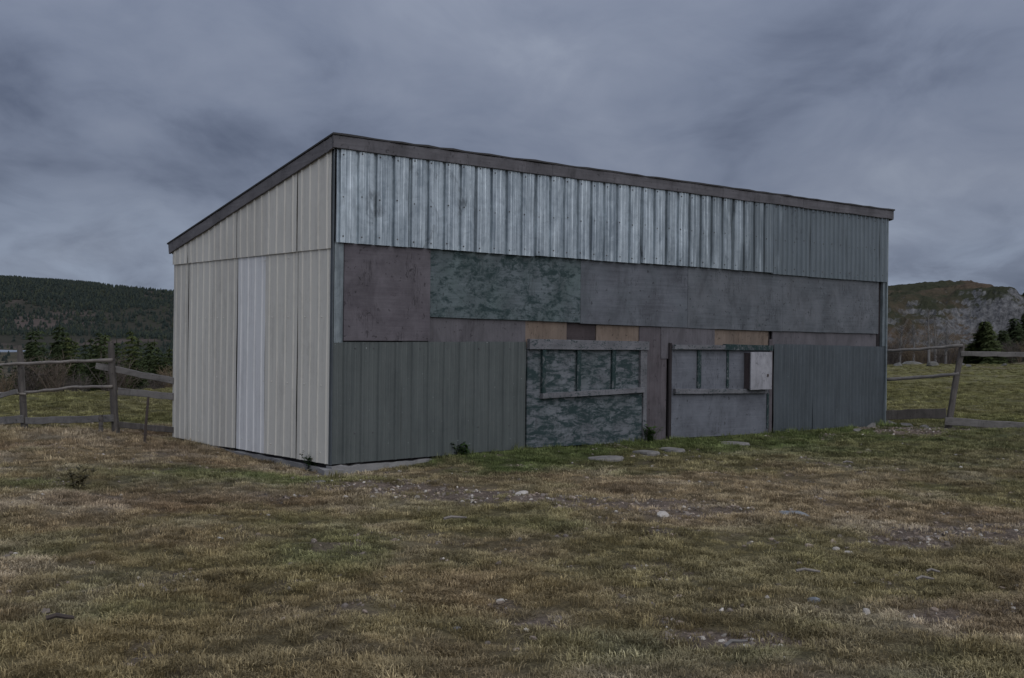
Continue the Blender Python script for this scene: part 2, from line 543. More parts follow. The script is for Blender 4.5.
def height(x, y):
    x = np.asarray(x, float)
    y = np.asarray(y, float)
    r = np.hypot(x, y)
    s = edge_s(x, y) + (fbm(x, y, 0.08, 3, 31) - 0.5) * 4.0
    near = 1 - smooth(60, 160, r)
    z = near * ((fbm(x, y, 0.22, 3, 1) - 0.5) * 0.16 + (fbm(x, y, 1.4, 3, 2) - 0.5) * 0.085 + (fbm(x, y, 4.0, 2, 3) - 0.5) * 0.075)
    u, v = shed_uv(x, y)
    # level ground along the shed, lower at its near corner
    du = np.maximum(np.maximum(-u, u - LEN), 0)
    dv = np.maximum(np.maximum(-v, v - WID), 0)
    dist = np.hypot(du, dv)
    k = 1 - smooth(0.1, 1.6, dist)
    base = 0.02 - 0.13 * (1 - smooth(0.2, 2.2, u)) + (fbm(x, y, 2.5, 2, 6) - 0.5) * 0.04
    z = z * (1 - k) + base * k
    # hummocks of old grass before the left fence
    z = z + 0.13 * np.exp(-(((x + 6.4) / 2.0) ** 2 + ((y - 15.6) / 0.9) ** 2))
    z = z + 0.05 * np.exp(-(((x + 4.3) / 0.8) ** 2 + ((y - 14.6) / 0.8) ** 2))
    # the plateau falls away behind
    a = np.maximum(s - 25.0, 0)
    right = smooth(0.05, 0.3, x / np.maximum(r, 1))
    depth = 28.5 * (1 - right) + 7.0 * right
    z = z - depth * (1 - np.exp(-a * a / (a + 14.0) / (95.0 * (1 - right) + 70 * right)))
    return z


STRAW = np.array((0.275, 0.215, 0.132)); PALE = np.array((0.35, 0.29, 0.205)); BROWN = np.array((0.17, 0.122, 0.08))
RUST = np.array((0.195, 0.125, 0.065)); GREENC = np.array((0.095, 0.122, 0.042)); OLIVE = np.array((0.185, 0.165, 0.075))
SOIL = np.array((0.165, 0.13, 0.105)); FIELD = np.array((0.15, 0.145, 0.06))

DIRT = [(0.95, 10.3, 1.0, 0.6), (1.6, 9.95, 0.75, 0.5), (-1.0, 11.1, 0.9, 0.5), (-1.3, 11.3, 0.85, 0.55), (-0.5, 10.9, 0.9, 0.45), (0.45, 10.4, 1.05, 0.5), (1.35, 10.0, 0.7, 0.4),
        (3.6, 9.0, 1.1, 0.55), (3.0, 8.55, 0.5, 0.22), (4.3, 9.3, 0.8, 0.4), (2.42, 9.83, 0.25, 0.15), (0.12, 5.9, 0.28, 0.12),
        (1.1, 5.65, 0.45, 0.2), (2.3, 6.15, 0.3, 0.16), (7.0, 19.2, 1.3, 0.5), (6.6, 18.6, 0.8, 0.4), (-1.95, 12.8, 0.5, 0.3)]


def dirt_mask(x, y):
    k = np.zeros_like(np.asarray(x, float))
    for (a, b, ra, rb) in DIRT:
        q = ((x - a) / ra) ** 2 + ((y - b) / rb) ** 2
        k = np.maximum(k, 1 - q / 1.3)
    k = np.maximum(k, -0.5) + (fbm(x, y, 3.5, 5, 40, 0.65) - 0.5) * 2.0
    return smooth(0.05, 0.75, k)


def tint(x, y):
    x = np.asarray(x, float); y = np.asarray(y, float)
    n1 = fbm(x, y, 0.5, 4, 50)[:, None]
    n2 = fbm(x, y, 1.7, 4, 60)[:, None]
    n3 = fbm(x, y, 0.9, 4, 70)[:, None]
    n4 = fbm(x, y, 5.0, 3, 80)[:, None]
    c = STRAW + (PALE - STRAW) * smooth(0.48, 0.68, n2)
    c = c + (BROWN - c) * smooth(0.45, 0.75, n3) * 0.6
    c = c + (OLIVE - c) * smooth(0.42, 0.66, n1) * 0.7
    c = c + (RUST - c) * smooth(0.52, 0.75, fbm(x, y, 0.9, 5, 90)[:, None]) * 0.3
    u, v = shed_uv(x, y)
    g = (1 - smooth(0.5, 2.3, -v + (n1[:, 0] - 0.5) * 2)) * smooth(0.3, 1.5, u + (n2[:, 0] - .5) * 2) * (v < 0.3) * (1 - smooth(10.5, 12, u))
    g = np.maximum(g, 0.68 * (1 - smooth(2.0, 6.0, -v + (n1[:, 0] - 0.5) * 3)) * smooth(3, 7, u) * (v < 0.5))
    g = np.maximum(g, 0.75 * np.exp(-(((x + 3.0) / 1.9) ** 2 + ((y - 11.9) / 0.8) ** 2)))
    g = np.maximum(g, 0.6 * np.exp(-(((x + 4.6) / 1.0) ** 2 + ((y - 11.0) / 0.5) ** 2)))
    g = np.maximum(g, 0.5 * np.exp(-(((x - 4.9) / 0.7) ** 2 + ((y - 7.0) / 0.5) ** 2)))
    g = np.maximum(g, smooth(0.54, 0.78, fbm(x, y, 0.65, 4, 95)) * 0.4)
    g = np.clip(g * (0.55 + 0.9 * n2[:, 0]), 0, 0.95)[:, None]
    c = c + (GREENC - c) * g
    # pasture beyond the fences
    f = smooth(17.6, 19.5, y + np.where(x < 0, 0, -2.0)) * (0.75 + 0.25 * n1[:, 0])
    c = c + (FIELD * (0.75 + 0.6 * n3) - c) * np.clip(f, 0, 0.9)[:, None]
    far = smooth(26, 34, edge_s(x, y))[:, None]
    c = c + (np.array((0.075, 0.068, 0.045)) - c) * far
    return c * (0.62 + 0.76 * n4) * (0.75 + 0.5 * fbm(x, y, 11.0, 2, 85)[:, None])


def axis(segs):
    a = []
    for lo, hi, st in segs:
        a += list(np.arange(lo, hi, st))
    return np.array(a)


def geo_axis(start, stop, first, k):
    a, s, p = [], first, start
    while p < stop:
        a.append(p)
        p += s
        s *= k
    a.append(stop)
    return np.array(a)


gx = np.concatenate([-geo_axis(15, 6000, 0.3, 1.12)[::-1], axis([(-14.8, -8, 0.2), (-8, 8, 0.085), (8, 14.8, 0.2)]), geo_axis(15, 6000, 0.3, 1.12)])
gy = np.concatenate([-geo_axis(2, 3000, 0.5, 1.3)[::-1], axis([(-1.8, 3.8, 0.3), (3.8, 17, 0.085), (17, 32, 0.2)]), geo_axis(32, 7000, 0.3, 1.1)])


def grid_mesh(name, xs, ys, zf, mat, tintf=None):
    X, Y = np.meshgrid(xs, ys)
    x, y = X.ravel(), Y.ravel()
    z = zf(x, y)
    nx, ny = len(xs), len(ys)
    i = (np.arange(ny - 1)[:, None] * nx + np.arange(nx - 1)[None, :]).ravel()
    q = np.stack([i, i + 1, i + nx + 1, i + nx], 1)
    me = bpy.data.meshes.new(name)
    me.vertices.add(len(x))
    me.vertices.foreach_set('co', np.stack([x, y, z], 1).ravel())
    me.loops.add(q.size)
    me.loops.foreach_set('vertex_index', q.ravel())
    me.polygons.add(len(q))
    me.polygons.foreach_set('loop_start', np.arange(len(q)) * 4)
    me.update(calc_edges=True)
    me.polygons.foreach_set('use_smooth', np.ones(len(q), bool))
    me.materials.append(mat)
    if tintf is not None:
        c = np.ones((len(x), 4), np.float32)
        c[:, :3] = tintf(x, y)
        me.attributes.new('tint', 'FLOAT_COLOR', 'POINT').data.foreach_set('color', c.ravel())
    o = bpy.data.objects.new(name, me)
    COL.objects.link(o)
    return o


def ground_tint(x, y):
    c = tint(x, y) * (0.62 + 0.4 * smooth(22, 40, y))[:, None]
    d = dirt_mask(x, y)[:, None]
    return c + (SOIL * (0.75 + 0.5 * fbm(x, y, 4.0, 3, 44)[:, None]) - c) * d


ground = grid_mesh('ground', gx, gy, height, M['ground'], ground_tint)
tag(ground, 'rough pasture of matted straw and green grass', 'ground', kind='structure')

# ------------------------------------------------------------------ far hills, lake
m, t, b = newmat('far_hill_cover')
geo = t.node('ShaderNodeNewGeometry')
n1 = t.noise(geo.outputs['Position'], 0.006, 6, 0.62, 0.4)
n2 = t.noise(geo.outputs['Position'], 0.05, 5, 0.65)
c = t.mix(n2, (0.030, 0.033, 0.028), (0.058, 0.055, 0.046))
c = t.mix(t.ramp(n1, [(0.50, 0.0), (0.62, 1.0)]), c, t.mix(n2, (0.06, 0.05, 0.045), (0.11, 0.092, 0.085)))
t.put(b.inputs['Base Color'], c)
b.inputs['Roughness'].default_value = 1
b.inputs['Specular IOR Level'].default_value = 0
M['farhill'] = m


def far_h(x, y):
    px = 512 + FPX * x / np.maximum(y, 1)          # bearing only: the crest drops gently to the right
    crest = 119 - 0.075 * (x + 1170) * (x > -1170) * 1.0 + 0.02 * (x + 1170) * (x < -1170)
    crest = np.maximum(crest, 25) + (fbm(x, y, 0.004, 4, 101) - 0.5) * 16
    k = smooth(1880, 2650, y) ** 0.85
    back = 1 - 0.4 * smooth(2700, 3600, y)
    ro = (fbm(x, y, 0.006, 5, 105) - 0.5) * 46 * k * (1 - smooth(2350, 2650, y))
    return -32 + (crest + 32) * k * back + ro


far = grid_mesh('hill', np.arange(-3200, 1600, 22.0), np.arange(1800, 3700, 22.0), far_h, M['farhill'])
tag(far, 'long dark wooded ridge across the valley', 'hill', kind='structure')

m, t, b = newmat('lake_water')
b.inputs['Base Color'].default_value = (0.20, 0.24, 0.30, 1)
b.inputs['Roughness'].default_value = 0.45
b.inputs['Specular IOR Level'].default_value = 1.0
t.put(b.inputs['Normal'], t.bump(t.noise(t.coord(), 0.6, 3), 0.1, 0.2))
M['water'] = m
mb = MB()
ring = []
for i in range(48):
    a = 2 * math.pi * i / 48
    r = 1 + 0.10 * math.sin(3 * a + 1) + 0.05 * math.sin(7 * a)
    ring.append((-1160 + 432 * math.cos(a) * r, 1560 + 270 * math.sin(a) * r, -27.6))
mb.add(ring + [(p[0], p[1], -29.5) for p in ring], [tuple(range(48))] + [(i, (i + 1) % 48, 48 + (i + 1) % 48, 48 + i) for i in range(48)])
tag(mb.build('lake', M['water']), 'pale strip of lake below the far ridge', 'lake', kind='structure')

m, t, b = newmat('rocky_hill_cover')
geo = t.node('ShaderNodeNewGeometry')
sepn = t.node('ShaderNodeSeparateXYZ')
t.l.new(geo.outputs['Normal'], sepn.inputs[0])
p = geo.outputs['Position']
n1 = t.noise(p, 0.15, 7, 0.7, 0.5)
n2 = t.noise(p, 0.8, 5, 0.7, 0.3)
n3 = t.noise(p, 0.045, 4, 0.6)
rock = t.mix(t.ramp(n2, [(0.32, 0), (0.68, 1)]), (0.04, 0.042, 0.046), (0.20, 0.20, 0.205))
heath = t.mix(n2, (0.045, 0.037, 0.028), (0.115, 0.085, 0.06))
scrub = t.mix(n2, (0.02, 0.025, 0.016), (0.055, 0.055, 0.035))
veg = t.mix(t.ramp(n3, [(0.45, 0), (0.56, 1)]), heath, scrub)
sepp = t.node('ShaderNodeSeparateXYZ')
t.l.new(p, sepp.inputs[0])
hx = t.ramp(t.math('DIVIDE', t.math('SUBTRACT', sepp.outputs[0], 100), 40.0), [(0.0, 0.30), (0.7, 0.0)])
hz_ = t.ramp(t.math('DIVIDE', t.math('ADD', sepp.outputs[2], t.math('MULTIPLY', n1, 6.0)), 25.0), [(0.55, 0.0), (0.85, 0.35)])
flat = t.math('ADD', sepn.outputs[2], t.math('MULTIPLY', t.math('SUBTRACT', n1, 0.5), 1.3))
flat = t.math('ADD', flat, t.math('ADD', hx, hz_))
c = t.mix(t.ramp(flat, [(0.66, 0.0), (0.92, 1.0)]), rock, veg)
t.put(b.inputs['Base Color'], c)
b.inputs['Roughness'].default_value = 1
b.inputs['Specular IOR Level'].default_value = 0.05
t.put(b.inputs['Normal'], t.bump(n2, 0.9, 0.6))
M['rockhill'] = m

# crest line of the rocky hill by image bearing, turned into heights at its own distance (330 m)
CR_X = [80, 104, 109, 114, 118, 122, 127, 132, 135.5, 139, 142, 146, 152, 165, 200]
CR_Z = [14, 16.5, 17.0, 17.8, 18.3, 18.9, 19.2, 19.4, 19.3, 18.6, 16.6, 15.4, 15.4, 14, 9]


def rock_h(x, y):
    crest = np.interp(x, CR_X, CR_Z)
    yy = y + (fbm(x, y, 0.04, 4, 120) - 0.5) * 46
    k = smooth(268, 326, yy)
    z = -8 + (crest + 8) * k
    led = (fbm(x, y, 0.11, 5, 125, 0.6) - 0.5) * 6.5 * np.sin(np.pi * np.clip(k, 0, 1)) ** 0.7
    z = z + led + (fbm(x, y, 0.45, 4, 128, 0.6) - 0.5) * 1.5
    z = z - 0.15 * np.maximum(y - 345, 0)
    # terraces break the slope into ledges
    st = 2.6
    q = z / st
    fr = q - np.floor(q)
    z = z * 0.8 + 0.2 * st * (np.floor(q) + smooth(0.35, 0.75, fr))
    return z


rh = grid_mesh('hill', np.arange(70, 205, 0.75), np.arange(262, 400, 0.75), rock_h, M['rockhill'])
rh.data.polygons.foreach_set('use_smooth', np.zeros(len(rh.data.polygons), bool))
tag(rh, 'bare rocky hill with brown heath top behind right fence', 'hill', kind='structure')

# ------------------------------------------------------------------ the shed
shed = empty('shed', (CX, CY, 0), TH)
tag(shed, 'long shed with slanted roof, ribbed metal sheets and boarded front', 'shed')


def ribbed(a0, a1, zb, zt, pitch, ribh, ribw, topw, wall, off, minor=0.0, phase=0.0, rows=1, dent=0.003):
    """ribbed metal sheet; zb / zt are (start, end) heights; wall maps (a, out, z) to local"""
    prof = [a0]
    k = math.floor((a0 - phase) / pitch)
    pts = {round(a0, 5): 0.0, round(a1, 5): 0.0}

    def put(a, o):
        if a0 + 1e-4 < a < a1 - 1e-4:
            pts[round(a, 5)] = o
    while phase + k * pitch < a1 + pitch:
        c = phase + k * pitch
        put(c - ribw / 2, 0.0); put(c - topw / 2, ribh); put(c + topw / 2, ribh); put(c + ribw / 2, 0.0)
        if minor:
            for q in (0.36, 0.64):
                d = c + pitch * q
                put(d - 0.012, 0); put(d, minor); put(d + 0.012, 0)
        k += 1
    A = sorted(pts)
    n = len(A)
    vs, fs = [], []
    tb = random.uniform(-dent, dent)
    for r in range(rows + 1):
        g = r / rows
        for lay in (0.0, -0.0018):
            for a in A:
                q = (a - a0) / (a1 - a0)
                z0 = zb[0] + (zb[1] - zb[0]) * q
                z1 = zt[0] + (zt[1] - zt[0]) * q
                wob = math.sin(3.1 * a + 5 * g + off * 900) * dent * (0.3 + math.sin(math.pi * g)) + tb * (1 - g)
                vs.append(wall(a, off + pts[a] + lay + wob, z0 + (z1 - z0) * g))
    st = 2 * n
    for r in range(rows):
        for i in range(n - 1):
            p = r * st + i
            fs.append((p, p + 1, p + 1 + st, p + st))
            q = p + n
            fs.append((q + 1, q, q + st, q + 1 + st))
        for i in (0, n - 1):
            p = r * st + i
            fs.append((p, p + st, p + st + n, p + n))
    for r in (0, rows):
        for i in range(n - 1):
            p = r * st + i
            fs.append((p, p + n, p + n + 1, p + 1))
    mb = MB()
    mb.add(vs, fs)
    return mb


front = lambda a, o, z: (a, -o, z)
left = lambda a, o, z: (-o, a, z)
back = lambda a, o, z: (a, WID + o, z)
right_ = lambda a, o, z: (LEN + o, a, z)


def screws(parent, wall, spots):
    mb = MB()
    for (a, o, z) in spots:
        r = 0.0085
        ring = [wall(a + r * math.cos(k * 1.0472), o + 0.005, z + r * math.sin(k * 1.0472)) for k in range(6)]
        base = [wall(a + r * 1.3 * math.cos(k * 1.0472), o - 0.001, z + r * 1.3 * math.sin(k * 1.0472)) for k in range(6)]
        mb.add(ring + base, [tuple(range(6))] + [(i, (i + 1) % 6, 6 + (i + 1) % 6, 6 + i) for i in range(6)])
    o = mb.build('screw_heads', M['screw'], parent)
    o['kind'] = 'stuff'
    return o


ROOFK = 0.2035


def roof_z(v):
    return 3.655 - ROOFK * v


# inner walls so the shed is closed
mb = MB()
mb.box((0.02, 0.06, -0.25), (LEN - 0.02, 0.11, 3.6)); mb.build('inner_wall', M['dark_wood'], shed)
for x0 in (0.02, LEN - 0.07):
    mb = MB()
    mb.add([(x0, 0.11, -0.25), (x0, WID - 0.07, -0.25), (x0, WID - 0.07, roof_z(WID)), (x0, 0.11, roof_z(0.11)),
            (x0 + 0.05, 0.11, -0.25), (x0 + 0.05, WID - 0.07, -0.25), (x0 + 0.05, WID - 0.07, roof_z(WID)), (x0 + 0.05, 0.11, roof_z(0.11))],
           [(0, 1, 2, 3), (7, 6, 5, 4), (0, 3, 7, 4), (1, 5, 6, 2), (3, 2, 6, 7), (0, 4, 5, 1)])
    mb.build('inner_wall', M['dark_wood'], shed)
mb = MB()
mb.box((0.07, WID - 0.07, -0.25), (LEN - 0.07, WID - 0.02, roof_z(WID) - 0.02)); mb.build('inner_wall', M['dark_wood'], shed)

# foundation: rough concrete strips
def rough_strip(p0, p1, wid, z0, z1, seg):
    mb = MB()
    p0, p1 = Vector(p0), Vector(p1)
    ax = (p1 - p0).normalized()
    sd = ax.cross(Vector((0, 0, 1)))
    vs, fs = [], []
    for i in range(seg + 1):
        c = p0.lerp(p1, i / seg)
        for (a, z) in ((-wid / 2, z0), (wid / 2, z0), (wid / 2, z1), (-wid / 2, z1)):
            j = 0.024
            vs.append(c + sd * (a + random.uniform(-j, j)) + Vector((0, 0, z + (random.uniform(-0.03, 0.0) if z == z1 else 0))))
    for i in range(seg):
        for j in range(4):
            a, b2 = i * 4 + j, i * 4 + (j + 1) % 4
            fs.append((a, b2, b2 + 4, a + 4))
    fs += [(3, 2, 1, 0), tuple(seg * 4 + j for j in range(4))]
    mb.add(vs, fs)
    return mb


rough_strip((-0.03, 0.0, 0), (LEN, 0.0, 0), 0.11, -0.5, 0.0, 110).build('foundation', M['concrete'], shed)
rough_strip((0.02, 0.08, 0), (0.02, 3.9, 0), 0.10, -0.5, -0.035, 24).build('foundation', M['concrete'], shed)
rough_strip((LEN - 0.05, 0.08, 0), (LEN - 0.05, WID, 0), 0.10, -0.5, -0.02, 24).build('foundation', M['concrete'], shed)
rough_strip((-0.11, 0.03, 0), (0.13, 0.02, 0), 0.22, -0.5, -0.03, 4).build('foundation_block', M['concrete'], shed)

# upper front sheets
PIT = 0.2445
edges = [0.0]
while edges[-1] < LEN - 1.2:
    edges.append(edges[-1] + PIT * 4)
edges.append(LEN - 0.01)
sp = []
for i in range(len(edges) - 1):
    a0, a1 = edges[i], edges[i + 1]
    zb0 = 2.555 if a0 < 7.7 else 2.525
    zb0 += random.uniform(-0.006, 0.006)
    zb1 = zb0 - 0.003
    o = 0.062 + (0.004 if i % 2 else 0.0)
    rb = (PIT, -0.034, 0.052, 0.036) if a0 < 7.7 else (PIT / 2, 0.026, 0.044, 0.016)
    if a0 > 7.7:
        o -= 0.02
    ribbed(a0 + 0.002, a1 + 0.02, (zb0, zb1), (3.66, 3.66), *rb, front, o, 0.005 if a0 < 7.7 else 0.0, 0.03, 4, 0.004).build('metal_sheet', M['galv'], shed)
    for zz_ in (2.62, 3.08, 3.58):
        for k in range(4):
            if a0 + PIT * k + 0.1 > LEN - 0.06:
                continue
            sp.append((a0 + PIT * k + 0.09 + random.uniform(-0.01, 0.01), o + 0.001, zz_ + random.uniform(-0.02, 0.02)))
screws(shed, front, sp)

# lower front sheets, left and right
for i, (a0, a1) in enumerate([(0.0, 0.94), (0.94, 1.90), (1.90, 2.87)]):
    ribbed(a0 + 0.003, a1 + (0.015 if i < 2 else 0), (0.005 + 0.01 * i, 0.015 + 0.01 * i), (1.412 + .008 * i, 1.415 + 0.008 * i), 0.235, 0.02, 0.056, 0.026, front,
           0.014 + 0.004 * (i % 2), 0.003, 0.16, 4, 0.004).build('metal_sheet', M['olive'], shed)
for i, (a0, a1) in enumerate([(7.95, 8.95), (8.95, 9.96), (9.96, 10.965)]):
    ribbed(a0 + 0.003, a1 + (0.012 if i < 2 else 0), (-0.02, -0.02), (1.425 - 0.012 * i, 1.42 - 0.012 * i), 0.098, 0.005, 0.04, 0.012, front,
           0.016 + 0.004 * (i % 2), 0, 0.02, 5, 0.006).build('metal_sheet', M['slate'], shed)
screws(shed, front, [(a, 0.016, z) for a in (0.3, 0.55, 1.2, 1.6, 2.1, 2.6) for z in (0.35, 1.34)])

# plywood band
def panel(name, a0, a1, zb, zt, o0, o1, mat, parent=shed, tilt=0.0, wall=front, n=6):
    """sheet of board: front face at out=o1, back at o0, edges slightly uneven"""
    mb = MB()
    vs, fs = [], []
    for i in range(n + 1):
        q = i / n
        a = a0 + (a1 - a0) * q
        z0 = zb[0] + (zb[1] - zb[0]) * q if isinstance(zb, tuple) else zb
        z1 = zt[0] + (zt[1] - zt[0]) * q if isinstance(zt, tuple) else zt
        j = lambda s=0.0025: random.uniform(-s, s)
        bo = math.sin(q * math.pi) * random.uniform(0, 0.004)
        z0 += j(); z1 += j()
        c = 0.0025
        for (o, z) in ((o0, z0), (o0, z1), (o1 - c + bo, z1), (o1 + bo, z1 - c), (o1 + bo + tilt, z0 + c), (o1 - c + bo + tilt, z0)):
            vs.append(wall(a, o, z))
    for i in range(n):
        for k in range(6):
            p, q = i * 6 + k, i * 6 + (k + 1) % 6
            fs.append((p, q, q + 6, p + 6))
    fs += [(5, 4, 3, 2, 1, 0), tuple(n * 6 + k for k in range(6))]
    mb.add(vs, fs)
    return mb.build(name, mat, parent)


panel('plywood_panel', 0.135, 1.335, (1.425, 1.432), 2.57, -0.004, 0.024, M['ply_brown'], tilt=0.006)
panel('plywood_panel', 1.338, 3.812, (1.725, 1.695), 2.565, -0.004, 0.012, M['ply_green'], tilt=0.004)
panel('plywood_panel', 3.817, 5.935, (1.685, 1.655), 2.56, -0.004, 0.010, M['ply_grey'], tilt=0.005)
panel('plywood_panel', 5.940, 8.150, (1.65, 1.625), 2.56, -0.004, 0.013, M['ply_grey_b'], tilt=0.003)
panel('plywood_panel', 8.155, 10.79, (1.63, 1.615), 2.54, -0.004, 0.011, M['ply_grey_b'], tilt=0.004)
# strip of boards under the band, set back
panel('board', 1.34, 2.875, 1.39, 1.73, -0.035, -0.012, M['strip'])
panel('board', 2.88, 3.60, 1.30, 1.71, -0.04, -0.022, M['tan'])
panel('board', 3.61, 4.14, 1.30, 1.70, -0.055, -0.035, M['gap_board_box_shade'])
panel('board', 4.145, 4.965, 1.30, 1.69, -0.04, -0.022, M['tan'])
panel('board', 4.97, 5.53, 0.02, 1.68, -0.035, -0.010, M['jamb'])
panel('board', 5.40, 6.555, 1.20, 1.665, -0.009, 0.002, M['strip'])
panel('board', 6.56, 7.84, 1.36, 1.66, -0.04, -0.018, M['tan'])
panel('board', 7.935, 10.76, 1.35, 1.645, -0.035, -0.010, M['strip'])
panel('corner_post', 10.80, 10.90, -0.02, 2.56, -0.05, -0.03, M['dark_wood'])
panel('corner_trim', 10.905, 10.985, 1.40, 2.56, -0.03, 0.02, M['galv_trim'])
panel('corner_trim', 0.012, 0.13, 1.40, 2.565, -0.02, 0.014, M['galv_trim'])
panel('corner_strip', -0.022, -0.004, 0.0, 3.65, -0.02, 0.03, M['slate'])
panel('corner_trim', 10.985, 11.012, -0.02, 3.64, -0.05, 0.05, M['galv_trim'])
panel('jamb_board', 7.845, 7.925, -0.02, 1.50, -0.03, 0.006, M['jamb'])

# left hatch
h1 = empty('hatch'); h1.parent = shed; h1['label'] = 'hatch of peeling green paint with three empty frame openings'
panel('panel', 2.885, 5.00, (0.045, 0.02), 1.355, 0.0, 0.028, M['hatch'], h1)
panel('top_board', 2.875, 5.075, (1.335, 1.325), (1.468, 1.448), 0.028, 0.085, M['trim_wood'], h1)
panel('side_board', 5.003, 5.068, 0.06, 1.32, 0.0, 0.052, M['trim_wood'], h1)
panel('frame_stile_and_gap', 3.105, 3.165, 0.755, 1.333, 0.03, 0.075, M['trim_green'], h1)
panel('frame_stile_and_gap', 4.925, 4.985, 0.775, 1.325, 0.03, 0.07, M['trim_wood'], h1)
panel('frame_rail', 3.10, 4.99, (0.685, 0.725), (0.752, 0.798), 0.03, 0.09, M['trim_wood'], h1)
for a in (3.725, 4.375):
    panel('mullion', a, a + 0.07, 0.765, 1.33, 0.03, 0.066, M['trim_green'], h1)
# right hatch
h2 = empty('hatch'); h2.parent = shed; h2['label'] = 'bare grey hatch with green mullions'
panel('panel', 5.60, 7.80, (0.04, 0.02), 1.36, 0.0, 0.03, M['hatch_b'], h2)
panel('top_board', 5.60, 6.70, (1.335, 1.335), (1.405, 1.405), 0.032, 0.09, M['trim_wood'], h2)
panel('top_board', 6.705, 7.84, (1.33, 1.32), (1.42, 1.405), 0.032, 0.086, M['trim_green'], h2)
panel('frame_rail', 5.63, 7.72, (0.69, 0.655), (0.765, 0.72), 0.032, 0.085, M['trim_wood'], h2)
panel('frame_stile_and_gap', 5.55, 5.60, 0.02, 1.43, 0.0, 0.03, M['dark_wood'], h2)  # dark strip filling the gap left of the hatch panel
panel('mullion', 6.13, 6.21, 0.765, 1.333, 0.032, 0.052, M['trim_green'], h2)
panel('mullion', 6.79, 6.835, 0.755, 1.333, 0.032, 0.048, M['trim_green'], h2)
panel('side_board', 7.755, 7.80, 0.10, 0.66, 0.032, 0.045, M['trim_green'], h2)
# pale box on the right hatch
bx = empty('utility_box'); bx.parent = shed; bx['label'] = 'pale grey metal box fixed on the right hatch'
panel('body', 7.205, 7.685, 0.735, 1.285, 0.034, 0.155, M['gap_board_box_shade'], bx)  # body drawn dark: shade on the box's left side put into its colour
panel('lid', 7.195, 7.695, 0.722, 1.298, 0.157, 0.178, M['boxpaint'], bx)
panel('latch', 7.575, 7.605, 0.92, 0.96, 0.179, 0.192, M['iron'], bx)

# left side sheets: lower and upper row
se = [0.0, 0.81, 1.66, 2.47, 3.26, 4.07, 4.61]
zbs = [0.0, -0.005, -0.012, -0.018, -0.04, -0.035, -0.03]
sp = []
for i in range(6):
    a0, a1 = se[i], se[i + 1]
    mat = M['white'] if i == 2 else (M['cream'] if i in (0, 1, 4) else M['cream_b'])
    pt = (a1 - a0) / 4.0 if i < 5 else 0.18
    o = 0.014 + (0.005 if i % 2 else 0)
    ribbed(a0 + 0.006, a1 - 0.004, (zbs[i] + random.uniform(-.006, .006), zbs[i + 1]), (2.50, 2.50), pt, 0.011, 0.046, 0.016, left, o, 0.0, a0 + pt * 0.5, 4, 0.004).build('metal_sheet', mat, shed)
    mat2 = M['cream_b'] if i in (2, 3) else M['cream']
    ribbed(a0 + 0.006, a1 - 0.004, (2.485, 2.487), (roof_z(a0) + 0.01, roof_z(a1) + 0.01), pt, 0.011, 0.046, 0.016, left, o + 0.019, 0.0, a0 + pt * 0.5, 2, 0.003).build('metal_sheet', mat2, shed)
    for z in (0.12, 0.9, 1.7, 2.42):
        for k in range(4):
            if i < 5:
                sp.append((a0 + pt * (k + 0.02) + 0.02, o + 0.001, z))
screws(shed, left, [q for q in sp if random.random() < 0.45]).data.materials[0] = M['cream_b']
# right end and back, simpler
for i in range(5):
    a0, a1 = i * 0.922, (i + 1) * 0.922
    ribbed(a0 + 0.003, a1, (-0.02, -0.02), (roof_z(a0), roof_z(a1)), 0.2305, 0.014, 0.05, 0.025, right_, 0.012, 0, 0.1, 1).build('metal_sheet', M['cream_b'], shed)
for i in range(12):
    a0, a1 = i * LEN / 12, (i + 1) * LEN / 12
    ribbed(a0 + 0.003, a1, (-0.03, -0.03), (roof_z(WID) - 0.01,) * 2, 0.229, 0.014, 0.05, 0.025, back, 0.012, 0, 0.1, 1).build('metal_sheet', M['cream_b'], shed)

# roof: deck, fascia and rake boards, felt edge
RX0, RX1, RV0, RV1 = -0.068, 11.10, -0.09, 4.70


def rz(v):                    # top of the fascia
    return 3.762 - ROOFK * (v + 0.06)


roof = empty('roof'); roof.parent = shed
mb = MB()
nseg = 60
vs, fs = [], []
for i in range(nseg + 1):
    x = RX0 - 0.010 + (RX1 - RX0 + 0.02) * i / nseg
    j = random.uniform(-0.012, 0.012)
    dz = random.uniform(-0.004, 0.006)
    for (v, d) in ((RV0 - 0.012 + j, 0.004), (RV0 - 0.012 + j, 0.024 + dz), (RV1 + 0.04, 0.024), (RV1 + 0.04, 0.004)):
        vs.append((x, v, rz(v) + d))
for i in range(nseg):
    for k in range(4):
        a, b2 = i * 4 + k, i * 4 + (k + 1) % 4
        fs.append((a, b2, b2 + 4, a + 4))
fs += [(3, 2, 1, 0), tuple(nseg * 4 + k for k in range(4))]
mb.add(vs, fs)
mb.build('roofing', M['felt'], roof)
mb = MB()
mb.add([(0, -0.04, rz(-0.04) - 0.10), (LEN, -0.04, rz(-0.04) - 0.10), (LEN, RV1 - 0.05, rz(RV1 - .05) - 0.10), (0, RV1 - 0.05, rz(RV1 - .05) - 0.10),
        (0, -0.04, rz(-0.04)), (LEN, -0.04, rz(-0.04)), (LEN, RV1 - 0.05, rz(RV1 - .05)), (0, RV1 - 0.05, rz(RV1 - .05))],
       [(0, 3, 2, 1), (4, 5, 6, 7), (0, 1, 5, 4), (1, 2, 6, 5), (2, 3, 7, 6), (3, 0, 4, 7)])
mb.build('deck', M['dark_wood'], roof)
FH = 0.145
